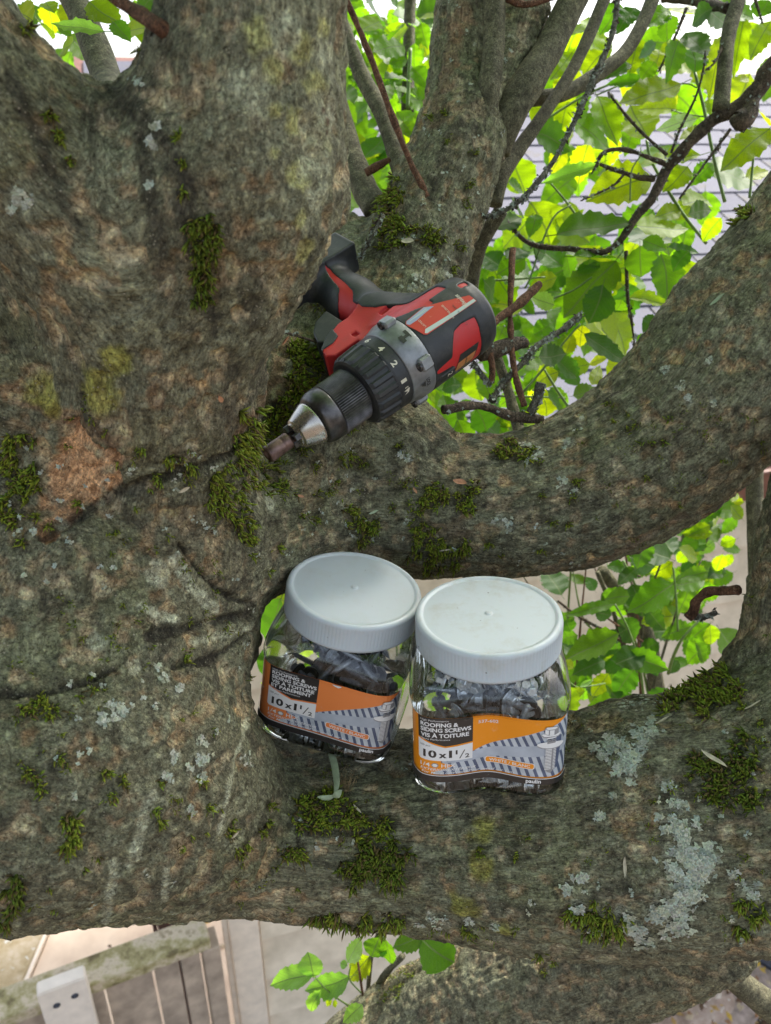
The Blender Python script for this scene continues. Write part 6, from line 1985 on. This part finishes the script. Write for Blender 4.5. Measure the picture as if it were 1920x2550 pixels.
# knurled sleeve
V_, F_ = [], []
NS = 216
prr = [(128.4, 12), (128.4, 20.8), (129, 21.6), (153, 21.3), (153.6, 20.8), (153.6, 12)]
for i, (x_, r_) in enumerate(prr):
    for j in range(NS):
        an = 2 * math.pi * j / NS
        rr = r_ + ((.35 if j % 3 else -.35) if i in (2, 3) else 0)
        V_.append((x_, rr * math.cos(an), rr * math.sin(an)))
for i in range(len(prr) - 1):
    for j in range(NS):
        k = (j + 1) % NS; F_.append((i * NS + j, i * NS + k, (i + 1) * NS + k, (i + 1) * NS + j))
link('chuck_sleeve', mesh_data('chuck_sleeve', np.array(V_) * .001, F_, [GUN], False), drill)
lathe_part('chuck_collar', [(153.5, 10), (153.5, 21.0), (155, 21.7), (162, 21.4), (166, 20.0), (168.5, 18.2), (168.5, 10)], GUN, 72)
lathe_part('chuck_groove', [(168, 8), (168, 16.0), (170, 16.0), (171, 8)], STK_K)
lathe_part('chuck_nose', [(169.4, 8), (169.4, 17.0), (170.2, 17.5), (172, 17.2), (185.0, 11.6), (185.6, 11.0), (185.6, 10.0), (187.0, 9.6), (187.6, 8.8), (187.6, 5)], CHROME, 72)
for k in range(3):
    an = 1.1 + k * 2.094
    mb = MB(); R_ = np.array(Matrix.Rotation(an, 3, 'X'))
    mb.box(R_ @ np.array([.1885, 0, .0066]), .006, .0052, .0062, R_, bev=.0006)
    link('jaw', mb.data('jaw', [GUN]), drill)
lathe_part('bit_holder', [(180, .1), (180, 3.6), (192, 3.6), (193, 6.0), (194, 6.5), (199, 6.5), (199.6, 6.2), (200.2, 6.5), (212, 6.6), (213.4, 6.2), (214, 5.2), (213.4, 4.6), (207, 4.2), (207, .1)], RUST, 40)
# lugs with screws on the grey case
def cyl_pt(x_, th, r_):
    """th degrees from the top towards the viewer side"""
    t = rad(th); return np.array([x_, r_ * math.cos(t), r_ * math.sin(t) * ZS]) * .001
def cyl_R(th):
    t = rad(th); n = np.array([0, math.cos(t), math.sin(t) * ZS]); x_ = np.array([1., 0, 0]); return np.stack([x_, np.cross(n, x_), n], 1)
for th in (104, 26, -60):
    R_ = cyl_R(th)
    mb = MB()
    mb.box(cyl_pt(80, th, 35.0), .0115, .011, .0062, R_, bev=.0016)
    lug = link('screw_lug', mb.data('screw_lug', [GREY]), drill)
    v, f = lathe([(86.4, .1), (86.4, 1.4), (87.4, 1.6), (87.4, 3.4), (86, 3.6)], 14); v = (np.array(v) + np.array([0, 0, 0])) * .001
    c = cyl_pt(0, th, 35.8); v = v + np.array([0, c[1], c[2]])
    link('lug_screw', mesh_data('lug_screw', v, f, [GUN], True), lug)
for th in (65,):
    R_ = cyl_R(th)
# lettering on the ring, stickers
def wrap_cyl(v2, x0, th0, r_, sx=1.0):
    """v2 (u round the barrel in mm, w towards the rear in mm) -> points"""
    th = rad(th0) - v2[:, 0] / r_
    rr = r_(v2) if callable(r_) else r_
    x_ = x0 - v2[:, 1]
    return np.stack([x_, rr * np.cos(th), rr * np.sin(th) * ZS], 1) * .001
def put_text(s, x0, th0, w, h, r_, mt, nm_='numeral', parent=None, bold=.03, shear=0, flipd=False):
    v, f = text_fit(s, 0, 0, w, h, shear, bold)
    if flipd: v = np.stack([w - v[:, 0], h - v[:, 1]], 1)
    mb = MB(); mb.add(wrap_cyl(v - np.array([w / 2, 0]), x0, th0, r_), f)
    mb.add(wrap_cyl(v - np.array([w / 2, 0]), x0, th0, r_ - .02), [q[::-1] for q in f])
    return link(nm_, mb.data(nm_, [mt]), parent or ring)
for s, th in (('6', 106), ('4', 77), ('2', 48), ('1', 20)):
    put_text(s, 103.2, th, 4.2 if s != '1' else 2.8, 5.2, 31.0, PRN)
def put_poly(pts, mt, r_, nm_, parent, off=0):
    v, f = poly_cut(pts, 3.0)
    p = np.stack([v[:, 0], r_ * np.cos(np.radians(v[:, 1])), r_ * np.sin(np.radians(v[:, 1])) * ZS], 1) * .001
    mb = MB(); mb.add(p, f); mb.add(p * np.array([1, .9995, .9995]), [q[::-1] for q in f])
    return link(nm_, mb.data(nm_, [mt]), parent)
# sound mark under the 1, hammer on the grey case
put_poly([(101.8, 9), (98.6, 9), (98.6, 7.6), (101.8, 7.6)], PRN, 30.9, 'dash', ring)
put_poly([(103.4, 4), (98.2, 6), (97.6, 4.4), (99, -1), (103.4, -3), (100, 1)], PRN, 30.9, 'dash', ring)
case = [o for o in drill.children if o.name.startswith('gear_case')][0]
put_poly([(86, 62), (82.4, 62), (82.4, 66), (77.6, 66), (77.6, 63), (76.6, 63), (76.6, 76), (79.6, 76), (79.6, 70), (82.4, 70), (82.4, 72.5), (86, 72.5)], STK_K, 34.35, 'hammer_mark', case)
put_poly([(88.6, -2), (84, 3), (84, -7)], STK_K, 33.95, 'arrow_mark', case)
put_text('LOCK', 83.2, -2, 8, 3.6, 34.3, STK_K, 'numeral', case)
ov = [o for o in drill.children if o.name.startswith('overmould')][0]
# side sticker : blue-white notice, red band, white strip ; read from the zoom
def zq(pts):
    out = []
    for zx, zy in pts:
        s_ = (zx - 1380) * -.82 + (zy - 640) * .572 + 89
        v_ = (zx - 1380) * -.572 + (zy - 640) * -.82 
        out.append((s_ / 8.3, 46 + math.degrees(math.asin(max(-.98, min(.98, v_ / 282))))))
    return out
rS = 34.5
st = put_poly(zq([(862, 800), (870, 775), (1000, 670), (1180, 620), (1300, 588), (1345, 625), (1310, 650), (985, 870), (960, 872), (880, 820)]), STK_R, rS, 'sticker', drill)
put_poly(zq([(866, 798), (874, 776), (1002, 674), (1062, 668), (1000, 716), (935, 772), (884, 806)]), STK_B, rS + .12, 'notice', st)
put_poly(zq([(968, 862), (975, 835), (1120, 745), (1325, 612), (1340, 625), (1200, 722), (985, 862)]), STK_W, rS + .12, 'serial_strip', st)
for k in range(5):
    put_poly(zq([(890 + k * 26, 770 - k * 18 + 6), (1010 + k * 6, 685 - k * 2 + k * 10), (1013 + k * 6, 688 - k * 2 + k * 10), (892 + k * 26, 773 - k * 18 + 6)][:4]), STK_W, rS + .22, 'print_line', st) if k < 2 else None
cx_, cth = zq([(1212, 648)])[0]
put_text('Milwaukee', cx_ - 2, cth, 13, 4.0, rS + .25, PRN, 'lettering', st, .01, .35, True)
cx_, cth = zq([(1130, 690)])[0]
put_text('HAMMER DRIVER', cx_ + 1, cth - 4, 14, 1.8, rS + .25, PRN, 'lettering', st, .0, 0, True)
cx_, cth = zq([(955, 800)])[0]
put_text('LISTED', cx_, cth, 8, 1.8, rS + .25, PRN, 'lettering', st, .0, 0, True)
cx_, cth = zq([(1250, 690)])[0]
put_text('CAT. NO. SER.', cx_ + 6, cth - 2, 20, 1.5, rS + .3, STK_K, 'lettering', st, .0, 0, True)
rW = 33.6
wn_ = put_poly(zq([(1248, 965), (1390, 868), (1395, 985), (1255, 1098)]), STK_K, rW, 'warning_label', drill)
put_poly(zq([(1252, 1010), (1385, 915), (1388, 955), (1255, 1052)]), STK_O, rW + .12, 'warning_band', wn_)
cx_, cth = zq([(1318, 985)])[0]
put_text('ADVERTENCIA', cx_, cth, 13, 1.9, rW + .22, STK_K, 'lettering', wn_, .02, 0, True)
put_text('WARNING', cx_ - 4.4, cth, 9, 1.5, rW + .22, STK_O, 'lettering', wn_, .02, 0, True)
# speed selector in its well
sw = MB(); R_ = cyl_R(2)
q_, qt = zq([(1182, 1085)])[0]
sw.box(cyl_pt(q_ - 1, qt, 32.2), .016, .0085, .004, cyl_R(qt), bev=.001)
swo = link('speed_switch', sw.data('speed_switch', [BLK]), drill)
put_text('2', q_ - 1, qt, 4, 5, 34.35, PRN, 'numeral', swo)

# ================================================================== small loose things on the bark
TAN = simple('dry_bud', (.42, .20, .10), .6, var=.3, nscale=200)
STRAW = simple('straw', (.45, .40, .28), .6, var=.3, nscale=200)
PALEG = simple('wilted_leaf', (.30, .36, .22), .55, var=.25, nscale=150)
FUZZ = simple('tan_fibre', (.36, .26, .13), .9, var=.4, nscale=400, bumps=.8)
def scrap(px, py, ln_px, wpx, ang, mt, name, cat, label, group=None, liftm=.003, curl=.25):
    p, n = surf_pt(px, py)
    dep = (p - CAM) @ FWD
    L = ln_px / FPX * dep; W = wpx / FPX * dep
    t = math.cos(ang) * RGT - math.sin(ang) * UPV
    t = t - n * (t @ n); t /= np.linalg.norm(t); b = np.cross(n, t)
    k = 9; v, f = [], []
    for i in range(k):
        u = i / (k - 1) - .5; w = W * .5 * (1 - (2 * abs(u)) ** 2.2) + W * .04
        c = t * u * L + n * (liftm + curl * L * (u * u * 1.2)) + b * math.sin(u * 3) * L * .08
        for s in (-1, 0, 1): v.append(c + b * s * w + n * (abs(s) * w * .5))
    m_ = len(v)
    v += [q - n * .0004 for q in v]
    for i in range(k - 1):
        for s in (0, 1):
            a = i * 3 + s; f.append((a, a + 3, a + 4, a + 1)); f.append((a + m_, a + 1 + m_, a + 4 + m_, a + 3 + m_))
    o = link(name, mesh_data(name, np.array(v), f, [mt], True)); o.location = p
    o['label'] = label; o['category'] = cat
    if group: o['group'] = group
scrap(1145 , 1207, 34, 13, .45, TAN, 'bud_scale', 'bud scale', 'curled orange-brown bud scale between the two bright moss tufts', liftm=.009)
scrap(748, 1236, 26, 7, -.1, TAN, 'bud_scale', 'bud scale', 'small tan bud scale on the bark below the drill tip')
scrap(1034, 1222, 18, 6, 1.2, TAN, 'bud_scale', 'bud scale', 'tiny brown bud scale left of the bright moss tuft')
scrap(1108, 1371, 28, 4, -.05, STRAW, 'straw', 'straw', 'short pale straw on the patchy moss above the right jar')
scrap(930, 1274, 26, 6, -.2, PALEG, 'leaf_scrap', 'leaf scrap', 'pale leaf scrap above the moss patch behind the left jar lid')
scrap(1790, 751, 42, 9, -.22, PALEG, 'leaf_scrap', 'leaf scrap', 'slim pale green scrap on the thick right end of the middle limb')
scrap(1556, 2160, 50, 8, 1.75, STRAW, 'leaf_scrap', 'leaf scrap', 'narrow white-green sliver between two lichens on the lower limb')
scrap(1650, 1795, 40, 7, -.5, STRAW, 'straw', 'straw', 'tan twig scrap beside the big moss cushion')
scrap(1875, 1757, 46, 5, .05, STRAW, 'straw', 'straw', 'pale straw at the foot of the right upright')
scrap(1780, 1895, 70, 10, .9, STRAW, 'leaf_scrap', 'leaf scrap', 'bent whitish scrap on the dark moss patch at right', liftm=.008)
scrap(585, 2078, 26, 8, .1, STRAW, 'leaf_scrap', 'leaf scrap', 'tiny pale scrap on the moss left of the lower limb centre')
scrap(890, 2015, 30, 5, 1.1, STRAW, 'straw', 'straw', 'short white straw on the thick moss patch')
scrap(545, 990, 22, 12, 1.0, TAN, 'bud_scale', 'bud scale', 'orange-tan scale on the large left limb above the seam')
scrap(695, 835, 28, 10, .9, TAN, 'bud_scale', 'bud scale', 'orange dry scale at the edge of the dark hollow beside the trigger', liftm=.006)
scrap(1015, 605, 32, 14, .2, STRAW, 'leaf_scrap', 'leaf scrap', 'dry yellow scrap below the moss on the back trunk', liftm=.006)
scrap(455, 1213, 30, 10, 0, STRAW, 'straw', 'straw', 'pale scrap at the end of the orange wound seam')
# wilted sprig below the left jar, with its tan fibre tuft
p, n = surf_pt(838, 1965)
sp_ = thing('sprig', 'wilted pale green sprig lying on moss below the left jar', 'sprig', p)
def ribbon(pts, w, mt, nm_):
    s = spline([[*q] for q in pts], 18); t = np.gradient(s, axis=0); t /= np.linalg.norm(t, axis=1)[:, None]
    b = np.cross(t, -FWD); b /= np.linalg.norm(b, axis=1)[:, None]; nn_ = np.cross(b, t)
    v, f = [], []
    for i in range(18):
        ww = w * max(.12, math.sin(math.pi * min(.98, (i + 1) / 18.5)) ** .7)
        for q in (-1, 0, 1): v.append(s[i] + b[i] * q * ww - nn_[i] * abs(q) * ww * .6 - p)
    for i in range(17):
        for q in (0, 1): a = i * 3 + q; f.append((a, a + 3, a + 4, a + 1))
    link(nm_, mesh_data(nm_, np.array(v), f, [mt], True), sp_)
def sf(x_, y_, l=.006):
    q, m_ = surf_pt(x_, y_); return q + m_ * l
ribbon([sf(775, 1880, .010), sf(808, 1886, .016), sf(828, 1920, .014), sf(836, 1965, .010), sf(832, 1990, .007)], .0030, PALEG, 'leaf')
ribbon([sf(832, 1990, .007), sf(812, 1995, .006), sf(788, 1990, .005)], .0022, PALEG, 'stem')
ribbon([sf(826, 1992, .007), sf(838, 1992, .010), sf(850, 1980, .010)], .0032, PALEG, 'leaf')
r = np.random.default_rng(5)
vv, ff = [], []
for k in range(240):
    q, m_ = surf_pt(r.normal(860, 14), r.normal(1938, 13))
    d = m_ + r.normal(0, .9, 3); d /= np.linalg.norm(d); s2 = np.cross(d, r.normal(0, 1, 3)); s2 /= np.linalg.norm(s2)
    L = r.uniform(.003, .007); b0 = len(vv)
    vv += [q - s2 * .00025, q + s2 * .00025, q + d * L + r.normal(0, .001, 3)]; ff.append((b0, b0 + 1, b0 + 2))
vv = np.array(vv); o0 = vv.mean(0)
o = link('fibre_tuft', mesh_data('fibre_tuft', vv - o0, np.array(ff), [FUZZ])); o.location = o0; o['kind'] = 'stuff'
o['label'] = 'tan fuzzy tuft beside the wilted sprig'; o['category'] = 'tuft'
